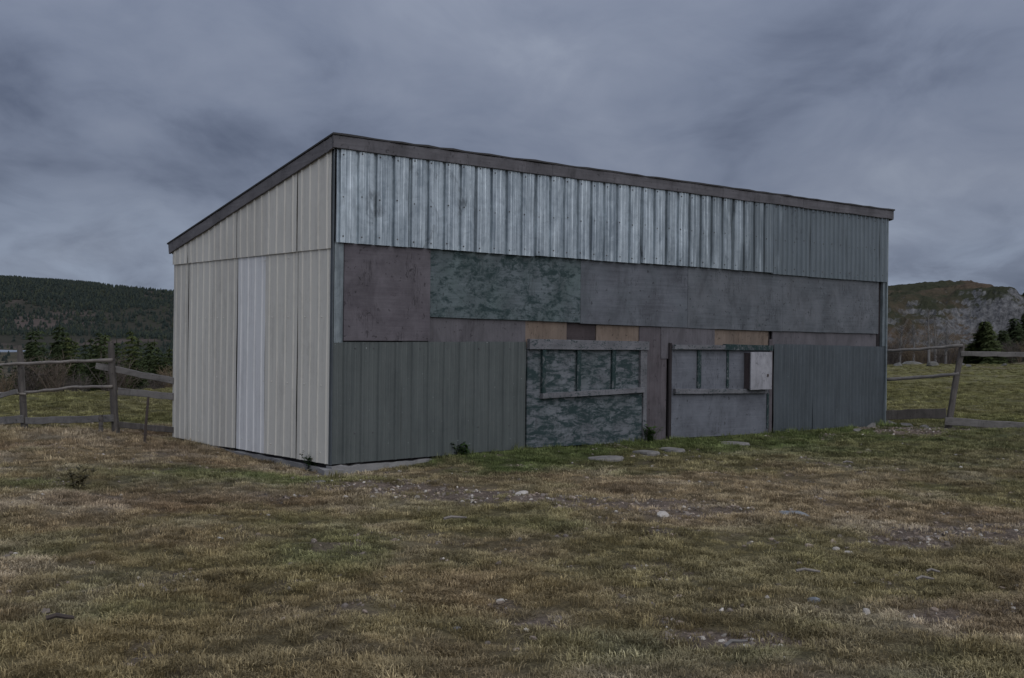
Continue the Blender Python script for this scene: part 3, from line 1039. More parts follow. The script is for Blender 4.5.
for (a0, a1) in ((RX0, 3.22), (3.225, 6.6), (6.605, 8.55), (8.555, RX1)):
    mb = MB()
    mb.board((a0, RV0 + 0.016, rz(RV0) - FH / 2), (a1, RV0 + 0.016, rz(RV0) - FH / 2 - 0.0), FH, 0.032, (0, 0, 1), 14, 0.004)
    mb.build('fascia_board', M['fascia'], roof)
for x in (RX0 + 0.016, RX1 - 0.016):
    for (v0, v1) in (((RV0 + 0.034, 0.16), (0.163, 3.0), (3.004, RV1)) if x < 1 else ((RV0 + 0.034, 2.5), (2.504, RV1))):
        mb = MB()
        mb.board((x, v0, rz(v0) - FH / 2 - 0.002), (x, v1, rz(v1) - FH / 2 - 0.002), FH, 0.032, (0, 0, 1), 10, 0.004)
        mb.build('rake_board', M['rake'], roof)
mb = MB()
mb.board((RX0 + 0.05, RV1 - 0.02, rz(RV1) - FH / 2), (RX1 - 0.05, RV1 - 0.02, rz(RV1) - FH / 2), FH, 0.032, (0, 0, 1), 14, 0.004)
mb.build('fascia_board', M['fascia'], roof)

# ------------------------------------------------------------------ fences
def gz(x, y):
    return float(height(np.array([x]), np.array([y]))[0])


def post_mesh(base, top, r0, r1, mat, parent, name='post', square=False):
    mb = MB()
    base, top = Vector(base), Vector(top)
    n = 7
    pts = [base.lerp(top, i / n) + Vector((random.uniform(-.006, .006), random.uniform(-.006, .006), 0)) for i in range(n + 1)]
    mb.tube(pts, [r0 + (r1 - r0) * i / n for i in range(n)] + [r1 * 0.82], 8 if not square else 4, 0, 0.06)
    o = mb.build(name, mat, parent)
    return o


def pole(parent, pts, r, mat, name='rail'):
    mb = MB()
    P = []
    for a, b2 in zip(pts[:-1], pts[1:]):
        for k in range(4):
            P.append(Vector(a).lerp(Vector(b2), k / 4) + Vector((0, 0, random.uniform(-.006, .006))))
    P.append(Vector(pts[-1]))
    mb.tube(P, [r * random.uniform(0.85, 1.12) for _ in P], 7)
    return mb.build(name, mat, parent, True)


def plank(parent, p0, p1, wid, thk, mat, name='rail', bow=0.0):
    mb = MB()
    mb.board(p0, p1, wid, thk, (0, 0, 1), 10, 0.007, 0.005, 0, bow)
    return mb.build(name, mat, parent)


fl = empty('fence', (-5.8, 16.65, 0))
tag(fl, 'grey weathered rail fence left of the cream shed end', 'fence')
bpy.context.view_layer.update()


def rel(root):
    inv = -root.location
    return lambda p: Vector(p) + inv


R = rel(fl)
Y1, Y2, Y0, YB = 17.5, 16.65, 18.4, 16.6
post_mesh(R(at(25, 434, Y1)), R(at(19.5, 345.5, Y1)), 0.058, 0.048, M['fence_dark'], fl)
post_mesh(R(at(116, 441, Y2)), R(at(111, 341.5, Y2)), 0.062, 0.05, M['fence_dark'], fl)
post_mesh(R(at(-66, 431, Y0)), R(at(-68, 348, Y0)), 0.058, 0.048, M['fence_dark'], fl)
pole(fl, [R(at(-66, 370, Y0 - .07)), R(at(17, 364, Y1 - .08)), R(at(60, 362, 17.0)), R(at(112, 360, Y2 - .07))], 0.026, M['pole'])
pole(fl, [R(at(25, 392.5, Y1 - .07)), R(at(50, 390, 17.22)), R(at(74, 387, 17.0)), R(at(112, 386.5, Y2 - .07))], 0.022, M['pole'])
pole(fl, [R(at(-66, 390, Y0 - .06)), R(at(26, 394, Y1 - .10))], 0.02, M['pole'])
plank(fl, R(at(-30, 405, 18.0)), R(at(17, 391, Y1 - .1)), 0.075, 0.025, M['fence'])
plank(fl, R(at(-66, 427, Y0 - .07)), R(at(23, 419, Y1 - .08)), 0.12, 0.03, M['fence'])
plank(fl, R(at(26, 420.5, Y1 - .075)), R(at(113, 418, Y2 - .09)), 0.105, 0.03, M['fence'])
plank(fl, R(at(101, 432, Y2 - .13)), R(at(101, 415, Y2 - .13)), 0.06, 0.03, M['fence_dark'], 'batten')
plank(fl, R(at(96, 365.5, Y2 + .04)), R(at(174, 381, YB)), 0.095, 0.028, M['fence'])
plank(fl, R(at(118, 391.5, Y2 - .03)), R(at(173.5, 397, YB)), 0.10, 0.028, M['fence'])
plank(fl, R(at(117, 424.5, Y2)), R(at(174, 430, YB)), 0.085, 0.028, M['fence_dark'])

mb = MB()
a, b2 = on_ground(144, 445, 0.0), None
b2 = at(148.5, 399, a.y + 0.1)
mb.tube([(0, 0, -0.15), (b2.x - a.x) * 0.5 * Vector((1, 0, 0)) + Vector((0, 0.05, b2.z * 0.5)), (b2.x - a.x, 0.1, b2.z)], [0.022, 0.02, 0.018], 6)
st = mb.build('stake', M['iron'])
st.location = (a.x, a.y, gz(a.x, a.y))
tag(st, 'thin dark stake leaning in the grass near the shed end', 'stake')

fr = empty('fence', (7.4, 19.24, 0))
tag(fr, 'leaning grey rail fence right of the shed', 'fence')
R = rel(fr)
YR, YC, YE = 19.24, 19.95, 18.9
post_mesh(R(at(946.5, 437, YR)), R(at(962.5, 343.5, YR + .1)), 0.062, 0.05, M['fence_dark'], fr)
post_mesh(R(at(1072, 440, YE)), R(at(1074, 344, YE)), 0.06, 0.05, M['fence_dark'], fr)
pole(fr, [R(at(884.5, 351, YC)), R(at(920, 349, 19.6)), R(at(963, 345.5, YR + .02))], 0.027, M['fence'])
pole(fr, [R(at(884.5, 379.5, YC)), R(at(925, 377, 19.6)), R(at(959, 373.5, YR + .02))], 0.03, M['fence'])
plank(fr, R(at(886, 415, YC - .06)), R(at(946, 413, YR - .02)), 0.17, 0.035, M['fence_dark'])
plank(fr, R(at(961, 353.5, YR + .02)), R(at(1074, 355.5, YE - .08)), 0.085, 0.03, M['fence'])
plank(fr, R(at(945, 421, YR - .10)), R(at(1074, 430, YE - .08)), 0.125, 0.035, M['fence'])


# ------------------------------------------------------------------ stones and scraps
def rock_mesh(name, sx, sy, sz, mat, seed, sub=2, rough=0.25):
    r = random.Random(seed)
    bm = bmesh.new()
    bmesh.ops.create_icosphere(bm, subdivisions=sub, radius=1.0)
    ph = [r.uniform(0, 6.28) for _ in range(6)]
    cuts = [(Vector((r.uniform(-1, 1), r.uniform(-1, 1), r.uniform(-0.4, 1))).normalized(), r.uniform(0.38, 0.8)) for _ in range(9)]
    for v in bm.verts:
        p = v.co.copy()
        for nrm, d in cuts:
            e = p.dot(nrm) - d
            if e > 0:
                p -= nrm * e
        k = 1 + rough * 0.35 * (math.sin(3 * p.x + ph[0]) + math.sin(4 * p.y + ph[1]) + math.sin(5 * p.z + ph[2])) / 3
        v.co = Vector((p.x * k * sx, p.y * k * sy, p.z * k * sz))
    me = bpy.data.meshes.new(name)
    bm.to_mesh(me)
    bm.free()
    me.materials.append(mat)
    return me


def stone(px, py, wpx, hm, mat, label, cat='stone', name='stone', depthk=0.7, sink=0.35, rzv=None, group=None):
    p = on_ground(px, py)
    for _ in range(3):
        p = on_ground(px, py, gz(p.x, p.y))
    wd = wpx * p.y / FPX
    me = rock_mesh(name, wd / 2, wd / 2 * depthk, hm / 2, mat, int(px * 7 + py))
    o = bpy.data.objects.new(name, me)
    COL.objects.link(o)
    o.location = (p.x, p.y, p.z + hm * (0.5 - sink))
    o.rotation_euler = (random.uniform(-.08, .08), random.uniform(-.08, .08), random.uniform(-0.3, 0.3) if rzv is None else rzv)
    tag(o, label, cat, group)
    return o


def slab(px, py, wpx, dm, label, mat=None):
    p = on_ground(px, py)
    for _ in range(3):
        p = on_ground(px, py, gz(p.x, p.y))
    wd = wpx * p.y / FPX
    n = 9
    ring = []
    for i in range(n):
        a = 2 * math.pi * i / n
        r = random.uniform(0.66, 1.10)
        q = max(abs(math.cos(a)), abs(math.sin(a)))
        ring.append((wd / 2 * r * math.cos(a) / q ** 0.6, dm / 2 * r * math.sin(a) / q ** 0.6))
    mb = MB()
    mb.add([(x * 1.02, y * 1.02, -0.09) for x, y in ring] + [(x * 1.03, y * 1.03, 0.032) for x, y in ring] + [(x * .96, y * .96, 0.05 + random.uniform(-.006, .006)) for x, y in ring],
           [(i, (i + 1) % n, n + (i + 1) % n, n + i) for i in range(n)] + [(n + i, n + (i + 1) % n, 2 * n + (i + 1) % n, 2 * n + i) for i in range(n)] + [tuple(2 * n + i for i in range(n)), tuple(range(n - 1, -1, -1))])
    o = mb.build('paving_stone', mat or M['slab'])
    o.location = (p.x, p.y, p.z - 0.02)
    o.rotation_euler = (random.uniform(-.03, .03), random.uniform(-.03, .03), TH * 0.4)
    tag(o, label, 'paving stone')
    return p, max(wd, dm) / 2


SLABS = [slab(604, 459.5, 40, 0.34, 'flat grey slab farthest left in the grass before the hatches'),
         slab(647, 453.5, 27, 0.5, 'flat grey slab in grass between the two hatches'),
         slab(673, 451.0, 24, 0.45, 'small flat slab just right of the middle slab'),
         slab(733, 444.5, 30, 0.45, 'flat grey slab in grass under the right hatch')]

stone(679, 597, 15, 0.035, M['tanstone'], 'lone tan stone on straw grass in the right foreground')
stone(53, 552, 8, 0.03, M['scrap'], 'small white scrap lying in grass at the far left', 'scrap', 'scrap')
stone(220.5, 538.5, 9, 0.025, M['scrap'], 'small white scrap lying below the cream shed end', 'scrap', 'scrap')
stone(795, 514, 34, 0.06, M['bluestone'], 'flat blue grey stone sunk in grass at right')
stone(810, 547, 11, 0.05, M['tanstone'], 'pale tan stone, left one of the little heap at right')
stone(833, 544, 14, 0.07, M['tanstone'], 'brown tan stone, top one of the little heap at right')
stone(836, 549.5, 10, 0.05, M['pale'], 'pale stone at the front of the little heap at right')
stone(849, 554, 14, 0.055, M['pale'], 'pale stone, right one of the little heap at right')
stone(812, 601, 18, 0.045, M['bluestone'], 'grey flat stone in straw grass below the stone heap')
stone(866, 613.5, 11, 0.06, M['pale'], 'white pointed stone in the right foreground')
stone(914, 617, 6, 0.03, M['pale'], 'tiny white stone in the bare patch at lower right')
stone(767, 598, 6, 0.03, M['pale'], 'tiny pale stone left of the grey flat stone')
stone(457, 629, 13, 0.02, M['slab'], 'pale flat stone beside a dark bare spot in the foreground')
stone(519, 541, 7, 0.05, M['slab'], 'small grey stone in the middle of the pasture')
stone(542, 459.5, 4, 0.03, M['scrap'], 'tiny white scrap in green grass by the left hatch', 'scrap', 'scrap')
stone(664, 516, 16, 0.06, M['pale'], 'pale stone at the right end of the stony strip')
stone(690, 505, 12, 0.06, M['slab'], 'grey stone behind the pale one, right end of stony strip')
stone(572, 498, 13, 0.05, M['tanstone'], 'tan stone in the middle of the stony strip')
stone(522, 494, 15, 0.06, M['pale'], 'pale stone left of the middle in the stony strip')
stone(497, 507, 17, 0.05, M['slab'], 'flat grey stone on the near edge of the stony strip')
stone(372, 498, 18, 0.05, M['pale'], 'pale broken stone near the shed corner')
stone(345, 498, 9, 0.05, M['pale'], 'small pale stone nearest below the shed corner')
stone(318, 482, 20, 0.05, M['slab'], 'flat grey stone at the foot of the shed corner')
stone(640, 540, 6, 0.04, M['tanstone'], 'small tan stone in straw grass below the stony strip')


def stick(px, py, lpx, label, mat, r=0.012, ang=0.0):
    p = on_ground(px, py)
    for _ in range(3):
        p = on_ground(px, py, gz(p.x, p.y))
    L = lpx * p.y / FPX / max(math.cos(ang), 0.3)
    mb = MB()
    mb.tube([(-L / 2, 0, 0.01), (-L * .15, 0.01, 0.022), (L * .2, -0.008, 0.018), (L / 2, 0, 0.012)], [r, r * 1.1, r, r * 0.7], 6, 0, 0.1)
    o = mb.build('stick', mat)
    o.location = (p.x, p.y, p.z + 0.045)
    o.rotation_euler = (0, 0.03, ang)
    tag(o, label, 'stick')


stick(808, 580, 24, 'pale wood sliver lying below the stone heap', M['pole'], 0.009)
stick(925, 588, 18, 'pale wood sliver above the bare patch at lower right', M['pole'], 0.008, 0.1)
stick(933, 580, 12, 'short pale stick close behind the sliver at right', M['pole'], 0.008, -0.2)
stick(60, 629, 26, 'dark stick on dry grass at lower left', M['iron'], 0.012, 0.2)
stick(736, 655, 26, 'thin grey twig at the lower edge, right of centre', M['fence'], 0.008, 0.7)
stick(455, 525, 22, 'tan stick on grass before the stony strip', M['pole'], 0.01, 0.5)
stick(848, 467, 10, 'small pale stick in green grass before the slate sheets', M['pole'], 0.01, 0.0)

# rubble by the far corner of the shed
for k, (px, py, wp, hm, lab) in enumerate([(872, 427.5, 16, 0.14, 'grey rubble stone against the slate sheets'), (889, 424.5, 18, 0.16, 'rubble stone right at the far shed corner'),
                                           (905, 426, 15, 0.10, 'rubble stone under the low wide fence board'), (858, 431, 10, 0.08, 'small rubble stone, leftmost by the slate sheets'),
                                           (925, 428, 12, 0.09, 'rubble stone left of the leaning fence post')]):
    stone(px, py, wp, hm, M['slab'], lab, group='rubble by the far shed corner')

# boulders along the field edge
BOUL = [(912, 364, 22, 1.0, 'large pale boulder at the field edge below the bare trees'), (934, 366, 16, 0.8, 'grey boulder just right of the large pale one at field edge'),
        (897, 365, 12, 0.6, 'small boulder nearest the shed at the field edge'), (960, 366, 10, 0.5, 'low boulder left of the round spruce'), (968, 367, 8, 0.45, 'lowest boulder under the round spruce'), (1003, 366, 9, 0.5, 'boulder right of the round spruce')]
for (px, py, wp, hm, lab) in BOUL:
    p = on_ground(px, py, 0.0)
    Y = min(p.y, 76.0)
    q = at(px, py, Y)
    wd = wp * Y / FPX
    o = bpy.data.objects.new('boulder', rock_mesh('boulder', wd / 2, wd / 2.4, hm / 2 * 0.8, M['boulder'], int(px), 2, 0.8))
    COL.objects.link(o)
    o.location = (q.x, Y, gz(q.x, Y) + hm * 0.05)
    tag(o, lab, 'boulder', 'boulders along the field edge')


# ------------------------------------------------------------------ scatter (one object of stuff, instanced prototypes inside it)
def proto_data(mb):
    return np.array(mb.v, float), mb.f, list(mb.m)


def scatter(name, protos, mats, pts, rot, scl, idx, tints, label, cat, shades=None):
    V, F, MI, SRC, SH = [], [], [], [], []
    base = 0
    for k, mb in enumerate(protos):
        V += mb.v
        F += [tuple(i + base for i in f) for f in mb.f]
        MI += mb.m
        SRC += [k + 1] * len(mb.v)
        SH += (shades[k] if shades else [1.0] * len(mb.v))
        base += len(mb.v)
    npnt = len(pts)
    allv = np.concatenate([np.array(V, float), pts])
    me = bpy.data.meshes.new(name)
    me.from_pydata(allv.tolist(), [], F)
    for m_ in mats:
        me.materials.append(m_)
    me.polygons.foreach_set('material_index', MI)
    src = np.concatenate([np.array(SRC), np.zeros(npnt)]).astype(np.int32)
    me.attributes.new('src', 'INT', 'POINT').data.foreach_set('value', src)
    full = np.zeros((len(allv), 3), np.float32); full[base:] = rot
    me.attributes.new('rot', 'FLOAT_VECTOR', 'POINT').data.foreach_set('vector', full.ravel())
    s3 = np.ones((len(allv), 3), np.float32); s3[base:] = scl if np.ndim(scl) == 2 else np.repeat(np.asarray(scl)[:, None], 3, 1)
    me.attributes.new('scl', 'FLOAT_VECTOR', 'POINT').data.foreach_set('vector', s3.ravel())
    ii = np.zeros(len(allv), np.int32); ii[base:] = idx
    me.attributes.new('pick', 'INT', 'POINT').data.foreach_set('value', ii)
    tt = np.ones((len(allv), 4), np.float32)
    if tints is not None:
        tt[base:, :3] = tints
    me.attributes.new('tint', 'FLOAT_COLOR', 'POINT').data.foreach_set('color', tt.ravel())
    if shades:
        ss = np.ones((len(allv), 4), np.float32)
        ss[:base, :3] = np.array(SH)[:, None]
        me.attributes.new('shade', 'FLOAT_COLOR', 'POINT').data.foreach_set('color', ss.ravel())
    o = bpy.data.objects.new(name, me)
    COL.objects.link(o)
    tree = bpy.data.node_groups.new(name + '_nodes', 'GeometryNodeTree')
    tree.interface.new_socket('Geometry', in_out='INPUT', socket_type='NodeSocketGeometry')
    tree.interface.new_socket('Geometry', in_out='OUTPUT', socket_type='NodeSocketGeometry')
    N, Lk = tree.nodes, tree.links
    gi, go = N.new('NodeGroupInput'), N.new('NodeGroupOutput')

    def named(nm, ty):
        q = N.new('GeometryNodeInputNamedAttribute')
        q.data_type = ty
        q.inputs['Name'].default_value = nm
        return [s for s in q.outputs if s.enabled and s.name == 'Attribute'][0]

    def sel(k):
        c_ = N.new('FunctionNodeCompare')
        c_.data_type = 'INT'
        c_.operation = 'EQUAL'
        ins = [s for s in c_.inputs if s.enabled]
        Lk.new(named('src', 'INT'), ins[0])
        ins[1].default_value = k
        sg = N.new('GeometryNodeSeparateGeometry')
        sg.domain = 'POINT'
        Lk.new(gi.outputs[0], sg.inputs[0])
        Lk.new(c_.outputs[0], sg.inputs['Selection'])
        return sg.outputs[0]
    jn = N.new('GeometryNodeJoinGeometry')
    for k in range(len(protos)):
        g2 = N.new('GeometryNodeGeometryToInstance')
        Lk.new(sel(k + 1), g2.inputs[0])
        Lk.new(g2.outputs[0], jn.inputs[0])
    iop = N.new('GeometryNodeInstanceOnPoints')
    Lk.new(sel(0), iop.inputs['Points'])
    Lk.new(jn.outputs[0], iop.inputs['Instance'])
    iop.inputs['Pick Instance'].default_value = True
    Lk.new(named('pick', 'INT'), iop.inputs['Instance Index'])
    er = N.new('FunctionNodeEulerToRotation')
    Lk.new(named('rot', 'FLOAT_VECTOR'), er.inputs[0])
    Lk.new(er.outputs[0], iop.inputs['Rotation'])
    Lk.new(named('scl', 'FLOAT_VECTOR'), iop.inputs['Scale'])
    Lk.new(iop.outputs[0], go.inputs[0])
    md = o.modifiers.new('scatter', 'NODES')
    md.node_group = tree
    tag(o, label, cat, kind='stuff')
    return o


# grass tufts
def tuft(seed, nbl, rad, h0, h1, wid, lean):
    r = random.Random(seed)
    mb, sh = MB(), []
    for _ in range(nbl):
        a, d = r.uniform(0, 6.283), rad * math.sqrt(r.random())
        x, y = d * math.cos(a), d * math.sin(a)
        b = a + r.gauss(0, 1.0)
        h = r.uniform(h0, h1)
        ln = r.uniform(0.3, 1.0) * lean * h
        w_ = wid * r.uniform(0.7, 1.3)
        cx_, sy_ = math.cos(b), math.sin(b)
        px, py = -sy_ * w_, cx_ * w_
        m1 = (x + cx_ * ln * 0.4, y + sy_ * ln * 0.4, h * 0.6)
        tip = (x + cx_ * ln * 1.25, y + sy_ * ln * 1.25, h * r.uniform(0.65, 1.0))
        mb.add([(x - px, y - py, -0.012), (x + px, y + py, -0.012), (m1[0] + px * .8, m1[1] + py * .8, m1[2]), (m1[0] - px * .8, m1[1] - py * .8, m1[2]), tip],
               [(0, 1, 2, 3), (3, 2, 4)])
        s = r.uniform(0.7, 1.35)
        sh += [s] * 5
    return mb, sh


TU = [tuft(1, 70, 0.065, 0.010, 0.032, 0.0017, 1.1), tuft(2, 70, 0.07, 0.010, 0.028, 0.0017, 1.5), tuft(3, 64, 0.055, 0.013, 0.038, 0.0018, 0.9),
      tuft(4, 70, 0.06, 0.012, 0.034, 0.0018, 1.2), tuft(5, 70, 0.075, 0.008, 0.026, 0.0019, 1.7)]


def cand(n, y0, y1, pad=2.2, k=0.47):
    y = y0 + (y1 - y0) * rng.random(n)
    wmax = k * y1 + pad
    x = (rng.random(n) * 2 - 1) * wmax
    ok = np.abs(x) < k * y + pad
    return x[ok], y[ok]


xs, ys = [], []
for (y0, y1, dens) in ((3.8, 8, 310), (8, 12, 250), (12, 17, 140), (17, 24, 80), (24, 40, 36), (40, 76, 9)):
    area = 2 * (0.47 * y1 + 2.2) * (y1 - y0)
    x, y = cand(int(area * dens), y0, y1)
    xs.append(x); ys.append(y)
x = np.concatenate(xs); y = np.concatenate(ys)
u, v = shed_uv(x, y)
ok = ~((u > -0.03) & (u < LEN + 0.03) & (v > -0.05) & (v < WID + 0.03))
ok &= edge_s(x, y) < 31
ok &= rng.random(len(x)) > dirt_mask(x, y) * 0.82
cl_ = fbm(x, y, 2.6, 3, 140)
ok &= rng.random(len(x)) < 0.55 + 0.9 * (cl_ - 0.3)
for (p, r_) in SLABS:
    ok &= np.hypot(x - p.x, y - p.y) > r_ * 0.72
for (xx, yy, rr) in ():
    pass
x, y, u, v, cl_ = x[ok], y[ok], u[ok], v[ok], cl_[ok]
n = len(x)
tn = tint(x, y) * rng.uniform(0.76, 1.50, n)[:, None]
greenness = tn[:, 1] / tn[:, 0]
wild = smooth(0.35, 1.2, np.exp(-(((x + 6.0) / 3.0) ** 2 + ((y - 15.2) / 1.6) ** 2)) + 0.25 * (fbm(x, y, 0.7, 2, 150) - 0.4))
nearwall = (v < 0) & (v > -0.45) & (u > 1.2) & (u < LEN)
idx = rng.integers(0, 5, n)
tall = np.where((rng.random(n) < wild * 0.5) | (nearwall & (rng.random(n) < 0.35)) | (rng.random(n) < 0.006), 1, 0)
scl = rng.uniform(0.75, 1.35, n) * (1 + 0.7 * (cl_ - 0.5)) * (1 + np.clip((y - 10) / 25, 0, 0.6))
scl = np.stack([scl, scl, scl * 0.82 * (1 + tall * rng.uniform(0.7, 1.9, n))], 1)
rot = np.stack([rng.normal(0, 0.12, n), rng.normal(0, 0.12, n), rng.uniform(0, 6.283, n)], 1)
pts = np.stack([x, y, height(x, y)], 1)
scatter('grass', [q[0] for q in TU], [M['grass']], pts, rot, scl, idx, tn, 'short matted straw and green grass over the whole pasture', 'grass', [q[1] for q in TU])

# gravel on the bare patches
GR = []
for k in range(3):
    me = rock_mesh('g', 1, 1, 0.6, M['pale'], 200 + k, 1)
    mb = MB()
    mb.add([tuple(v_.co) for v_ in me.vertices], [tuple(p_.vertices) for p_ in me.polygons])
    bpy.data.meshes.remove(me)
    GR.append(mb)
x, y = cand(150000, 5, 20)
dm = dirt_mask(x, y)
ok = (rng.random(len(x)) < dm * 0.9 + 0.0009)
u, v = shed_uv(x, y)
ok &= ~((u > -0.1) & (v > -0.1))
x, y = x[ok], y[ok]
n = len(x)
sc = 0.006 + 0.028 * rng.random(n) ** 2.8
cc = rng.random(n)[:, None]
tn = np.where(cc < 0.5, np.array((0.17, 0.145, 0.125)), np.where(cc < 0.86, np.array((0.26, 0.21, 0.17)), np.array((0.42, 0.39, 0.35)))) * rng.uniform(0.7, 1.2, n)[:, None]
scatter('gravel', GR, [M['grass']], np.stack([x, y, height(x, y) + sc * 0.15], 1),
        np.stack([rng.normal(0, .2, n), rng.normal(0, .2, n), rng.uniform(0, 6.28, n)], 1), sc, rng.integers(0, 3, n), tn,
        'small gravel and stone chips in bare patches', 'gravel', [[1.0] * len(q.v) for q in GR])


# ------------------------------------------------------------------ trees
def spruce_crown(seed, h, rad, tiers=16, per=9, dens=1.0, wf=0.16):
    """boughs of drooping sprays round a stem; unit: metres"""
    r = random.Random(seed)
    mb = MB()
    for i in range(tiers):
        k = i / (tiers - 1)
        z = h * (0.06 + 0.92 * k)
        L = rad * (1 - k) ** 0.85 * r.uniform(0.8, 1.12) + 0.04 * rad
        nb = max(4, int(per * (1 - 0.5 * k)))
        ph = r.uniform(0, 6.28)
        for j in range(nb):
            a = ph + 6.283 * j / nb + r.gauss(0, 0.18)
            l = L * r.uniform(0.65, 1.15)
            ca, sa = math.cos(a), math.sin(a)
            ns = max(3, int(7 * dens * (l / rad + 0.25)))
            for q in range(ns):
                t_ = (q + 0.6) / ns
                x, y = ca * l * t_, sa * l * t_
                zz_ = z - l * t_ * 0.28 + l * t_ * t_ * 0.12 + r.uniform(-.03, .03) * h * 0.2
                w_ = rad * wf * (1.15 - 0.6 * t_) * r.uniform(0.7, 1.3)
                for sgn in (-1, 1):
                    b = a + sgn * r.uniform(0.5, 1.0)
                    ex, ey = x + math.cos(b) * w_ * 1.5, y + math.sin(b) * w_ * 1.5
                    tx, ty = -sa * w_ * 0.35, ca * w_ * 0.35
                    mb.add([(x - tx, y - ty, zz_), (x + tx + ca * w_ * .6, y + ty + sa * w_ * .6, zz_ + 0.1 * w_), (ex, ey, zz_ - w_ * r.uniform(0.2, 0.75))], [(0, 1, 2)])
    for j in range(5):
        a = j * 1.2566
        mb.add([(0.03 * rad * math.cos(a), 0.03 * rad * math.sin(a), h * 0.95), (0.03 * rad * math.cos(a + 2), .03 * rad * math.sin(a + 2), h * 0.95), (0, 0, h * 1.03)], [(0, 1, 2)])
    return mb


def spruce(px, Y, h, rad, label, seed, group, base_z=None, dens=1.0):
    q = at(px, 345, Y)
    root = empty('spruce_tree', (q.x, Y, gz(q.x, Y) if base_z is None else base_z))
    mb = MB()
    mb.tube([(0, 0, -0.3), (0.01, 0, h * 0.4), (0, 0, h * 0.95)], [0.035 * h * 0.8, 0.022 * h * .8, 0.004 * h], 7)
    mb.build('trunk', M['bark'], root)
    spruce_crown(seed, h, rad, 24, 13, dens * 1.3).build('crown', M['needle'], root)
    tag(root, label, 'tree', group)
    return root


def top_h(px, ytop, Y, zb):
    return at(px, ytop, Y).z - zb


def place_spruce(px, ytop, Y, rad, label, seed, group, zb=None, dens=1.0):
    q = at(px, 345, Y)
    z = gz(q.x, Y) if zb is None else zb
    return spruce(px, Y, top_h(px, ytop, Y, z), rad, label, seed, group, z, dens)


GRP = 'spruces beyond the right fence'
place_spruce(985, 321, 79, 1.75, 'full round spruce standing alone beyond the right fence', 21, GRP, dens=1.7)
place_spruce(971, 343, 80, 0.9, 'low young spruce touching the left of the round spruce', 22, GRP)
place_spruce(1003, 330, 92, 1.6, 'spruce close behind the right of the round spruce', 23, GRP)
place_spruce(1014, 318, 100, 2.0, 'taller dark spruce near the right photo edge', 24, GRP)
place_spruce(1027, 312, 104, 2.2, 'dark spruce cut by the right photo edge', 25, GRP)
for k, (px, yt, Y, lab) in enumerate([(1008, 290.5, 330, 'small spruce on the skyline, leftmost beside the cliff'), (1016, 291, 331, 'small spruce on the skyline, middle of three'),
                                      (1023, 293, 333, 'small spruce on the skyline at the photo edge')]):
    q = at(px, 300, Y)
    zb = float(rock_h(np.array([q.x]), np.array([float(Y)]))[0])
    spruce(px, Y, max(1.2, min(at(px, yt, Y).z - zb, 3.4)), 0.75, lab, 60 + k, 'spruces on the hill skyline', zb - 0.2)


def bare_tree(px, Y, ytop, label, seed, spread=0.8):
    r = random.Random(seed)
    q = at(px, 350, Y)
    zb = gz(q.x, Y)
    h = at(px, ytop, Y).z - zb
    root = empty('bare_tree', (q.x, Y, zb))
    mb = MB()
    lean = r.uniform(-.25, .25)
    tr = [Vector((lean * k * k, r.uniform(-.05, .05), h * k)) for k in (0, .2, .4, .6, .8, 1.0)]
    tr[0].z = -0.3
    mb.tube(tr, [0.10, 0.085, 0.07, 0.05, 0.03, 0.012], 6)
    mb.build('trunk', M['birch'], root)
    mb = MB()
    for i in range(34):
        k = r.uniform(0.25, 0.95)
        p0 = Vector((lean * k * k, 0, h * k))
        a = r.uniform(0, 6.28)
        L = (1.05 - k) * h * r.uniform(0.3, 0.6) * spread
        d = Vector((math.cos(a) * 0.7, math.sin(a) * 0.7, 0.75))
        p1 = p0 + d * L * 0.5
        p2 = p1 + (d + Vector((r.uniform(-.4, .4), r.uniform(-.4, .4), 0.2))) * L * 0.5
        mb.tube([p0, p1, p2], [0.02, 0.014, 0.006], 4)
        for _ in range(5):
            t_ = r.random()
            b0 = p0.lerp(p2, 0.3 + 0.7 * t_)
            e = b0 + Vector((r.uniform(-1, 1), r.uniform(-1, 1), r.uniform(0, 1))) * 0.3
            mb.tube([b0, e], [0.010, 0.004], 3)
    mb.build('branches', M['birch'], root)
    tag(root, label, 'tree', 'bare trees at the field edge')


bare_tree(929, 78, 309, 'pale bare tree, tallest above the large boulder', 3)
bare_tree(935.5, 80, 316, 'slim bare tree right beside the tallest bare tree', 4)
bare_tree(946, 84, 322, 'bare tree between the tall pair and the round spruce', 5)
bare_tree(900, 82, 326, 'low bare tree nearest the shed corner', 6, 1.1)
bare_tree(914, 86, 324, 'bare tree behind the large pale boulder', 7)

# scrub on the right field edge (one mass of bare bushes)
def bush(seed, n, h):
    r = random.Random(seed)
    mb = MB()
    for _ in range(n):
        a = r.uniform(0, 6.28)
        d = Vector((math.cos(a) * r.uniform(0.1, 0.7), math.sin(a) * r.uniform(0.1, 0.7), 1))
        p = Vector((r.uniform(-.12, .12), r.uniform(-.12, .12), -0.05)) * h
        L = h * r.uniform(0.55, 1.0)
        p1 = p + d * L * 0.5
        p2 = p1 + (d + Vector((r.uniform(-.4, .4), r.uniform(-.4, .4), 0))) * L * 0.5
        mb.tube([p, p1, p2], [0.011 * h, 0.008 * h, 0.003 * h], 3)
        for _ in range(5):
            b0 = p1.lerp(p2, r.random())
            mb.tube([b0, b0 + Vector((r.uniform(-1, 1), r.uniform(-1, 1), r.uniform(0.1, 1))) * 0.22 * h], [0.006 * h, 0.003 * h], 3)
    return mb


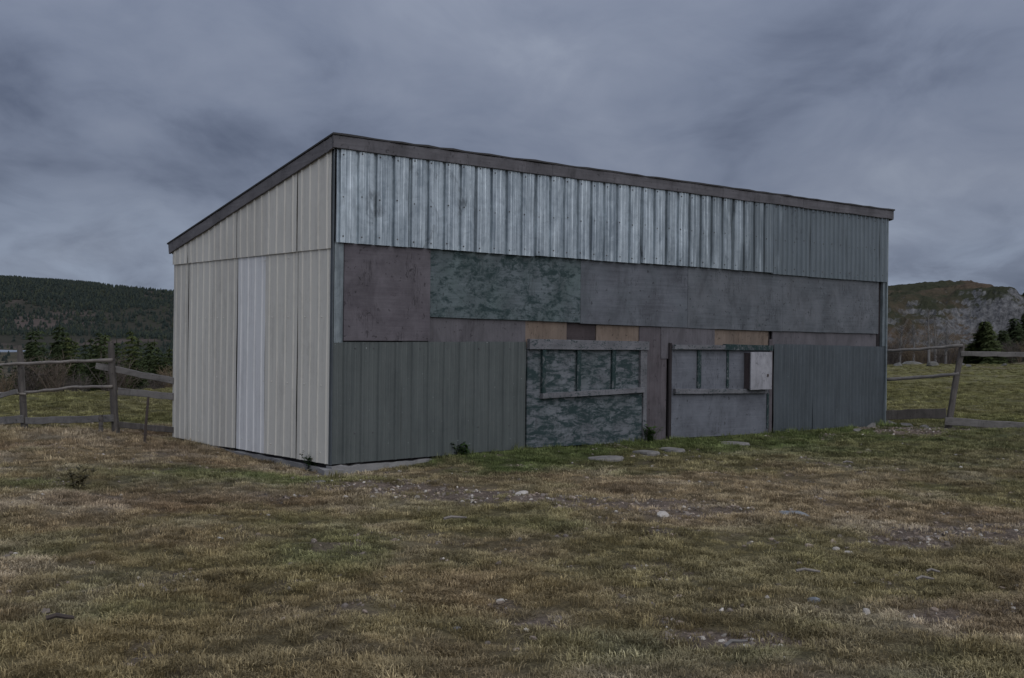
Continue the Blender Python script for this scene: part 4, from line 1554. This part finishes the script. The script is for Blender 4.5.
BU = [bush(k, 26, 1.0) for k in range(3)]
bxs, bys, bsc = [], [], []
for _ in range(420):                                   # below the left field edge
    k = rng.uniform(-0.62, -0.1)
    Y = rng.uniform(27, 55)
    X = k * Y
    s = edge_s(X, Y)
    if 29 < s < 60:
        bxs.append(X); bys.append(Y); bsc.append(rng.uniform(0.5, 1.3))
for _ in range(260):                                   # right, beyond the boulders
    k = rng.uniform(0.26, 0.62)
    Y = rng.uniform(78, 130)
    bxs.append(k * Y); bys.append(Y); bsc.append(rng.uniform(0.8, 2.2))
bxs, bys, bsc = np.array(bxs), np.array(bys), np.array(bsc)
n = len(bxs)
scatter('scrub', BU, [M['twig']], np.stack([bxs, bys, height(bxs, bys)], 1), np.stack([np.zeros(n), np.zeros(n), rng.uniform(0, 6.28, n)], 1), bsc, rng.integers(0, 3, n), None,
        'leafless grey brown scrub below the field edges', 'scrub')

# valley woods on the left slope
SP = [spruce_crown(40 + k, 1.0, 0.22 + 0.03 * k, 26, 11, 1.6, 0.115) for k in range(4)]
fx_, fy_, fs_ = [], [], []
tries = rng.random((10000, 2))
for a_, b_ in tries:
    Y = 36 + 420 * a_ ** 1.7
    X = Y * (-0.66 + 0.66 * b_)
    s = edge_s(X, Y)
    if s < 44 or (X / Y < -0.385 and Y > 70 and rng.random() < 0.35):
        continue
    if rng.random() > 0.9:
        continue
    zt = rng.uniform(2.5, 7.0)
    z0 = gz(X, Y)
    lim = EYE - 0.014 * Y * (1.0 if X / Y > -0.425 else 1.75) - (0.0 if X / Y > -0.425 else 1.2)      # crowns reach about the same line of sight as in the valley mouth
    if z0 + zt > lim + 1.2:
        zt = max(1.6, lim + rng.uniform(-1.2, 0.9) - z0)
    fx_.append(X); fy_.append(Y); fs_.append(zt)
fx_, fy_, fs_ = np.array(fx_), np.array(fy_), np.array(fs_)
n = len(fx_)
scatter('forest', SP, [M['needle']], np.stack([fx_, fy_, height(fx_, fy_) - 0.2], 1), np.stack([np.zeros(n), np.zeros(n), rng.uniform(0, 6.28, n)], 1), fs_, rng.integers(0, 4, n), None,
        'dense spruce wood on the slope behind left fence', 'forest')

# woods on the far ridge
def cone_tree(seed):
    r = random.Random(seed)
    mb = MB()
    for i in range(4):
        z0, z1 = 0.05 + 0.22 * i, 0.42 + 0.2 * i
        rad = 0.26 * (1 - 0.2 * i) * r.uniform(0.8, 1.2)
        ring = [(rad * r.uniform(.7, 1.2) * math.cos(k * 1.0472), rad * r.uniform(.7, 1.2) * math.sin(k * 1.0472), z0 + r.uniform(-.03, .03)) for k in range(6)]
        mb.add(ring + [(0, 0, min(z1, 1.0))], [(k, (k + 1) % 6, 6) for k in range(6)])
    return mb


CT = [cone_tree(70 + k) for k in range(3)]
x = rng.uniform(-1750, -150, 42000)
y = rng.uniform(1870, 2760, 42000)
clear = fbm(x, y, 0.0045, 4, 160)
strip = ((y < 2060 + 60 * (fbm(x, x * 0, 0.006, 2, 163) - .5)) & (x < -650 + 150 * fbm(y, x * 0, 0.01, 2, 162)))
ok = (rng.random(len(x)) < smooth(0.60, 0.50, clear) if False else (rng.random(len(x)) > smooth(0.56, 0.66, clear) * 0.75)) & ~(strip & (rng.random(len(x)) < 0.96))
x, y = x[ok], y[ok]
n = len(x)
scatter('forest', CT, [M['needle_far']], np.stack([x, y, far_h(x, y) - 0.5], 1), np.stack([np.zeros(n), np.zeros(n), rng.uniform(0, 6.28, n)], 1),
        np.stack([rng.uniform(8, 14, n) * 1.3, rng.uniform(8, 14, n) * 1.3, rng.uniform(6, 11, n)], 1), rng.integers(0, 3, n), None, 'dark far wood covering the ridge across the valley', 'forest')
x = rng.uniform(-1500, 100, 9000)
y = rng.uniform(480, 1850, 9000)
ok = (x / y > -0.75) & (x / y < 0.02) & ~((((x + 1160) / 480) ** 2 + ((y - 1560) / 310) ** 2) < 1) & ~((x / y < -0.425) & (rng.random(9000) < 0.9))
x, y = x[ok], y[ok]
n = len(x)
scatter('forest', CT, [M['needle_far']], np.stack([x, y, height(x, y) - 0.4], 1), np.stack([np.zeros(n), np.zeros(n), rng.uniform(0, 6.28, n)], 1),
        np.stack([rng.uniform(7, 11, n) * 1.2, rng.uniform(7, 11, n) * 1.2, rng.uniform(5, 9, n)], 1), rng.integers(0, 3, n), None, 'wood on the valley floor before the lake and ridge', 'forest')


# ------------------------------------------------------------------ weeds by the shed
def weed(px, py, h, n, label, seed, spread=0.6, mat='leaf'):
    r = random.Random(seed)
    p = on_ground(px, py)
    for _ in range(3):
        p = on_ground(px, py, gz(p.x, p.y))
    root = empty('weed', (p.x, p.y, p.z))
    sm, lm = MB(), MB()
    for _ in range(n):
        a = r.uniform(0, 6.28)
        L = h * r.uniform(0.5, 1.05)
        d = Vector((math.cos(a) * spread * r.uniform(.2, 1), math.sin(a) * spread * r.uniform(.2, 1), 1))
        p0 = Vector((r.uniform(-.05, .05), r.uniform(-.05, .05), -0.02))
        p1 = p0 + d * L * 0.6
        p2 = p1 + Vector((d.x * 1.3, d.y * 1.3, 0.7)) * L * 0.4
        sm.tube([p0, p1, p2], [0.004, 0.003, 0.0015], 3)
        for _ in range(9):
            t_ = r.uniform(0.15, 1)
            b0 = p0.lerp(p1, t_ / 0.6) if t_ < 0.6 else p1.lerp(p2, (t_ - 0.6) / 0.4)
            b = r.uniform(0, 6.28)
            l = r.uniform(0.035, 0.075)
            e = Vector((math.cos(b), math.sin(b), r.uniform(-.2, .7))) * l
            s_ = Vector((-math.sin(b), math.cos(b), 0.1)) * l * 0.3
            lm.add([b0, b0 + e * .5 + s_, b0 + e, b0 + e * .5 - s_], [(0, 1, 2, 3)])
    sm.build('stems', M[mat], root)
    lm.build('leaves', M[mat], root)
    tag(root, label, 'weed')


weed(311, 470, 0.24, 16, 'dark green weed at the near shed corner', 1)
weed(650, 442, 0.30, 22, 'leafy green weed growing between the two hatches', 2, 0.4)
weed(78, 490, 0.34, 9, 'dark weed stalks in the dry grass before left fence', 3, 0.7, 'dead_leaf')
weed(462, 455, 0.20, 14, 'low green weed against the olive sheets', 4)
weed(708, 437, 0.20, 14, 'low green weed in front of the grey hatch', 5)
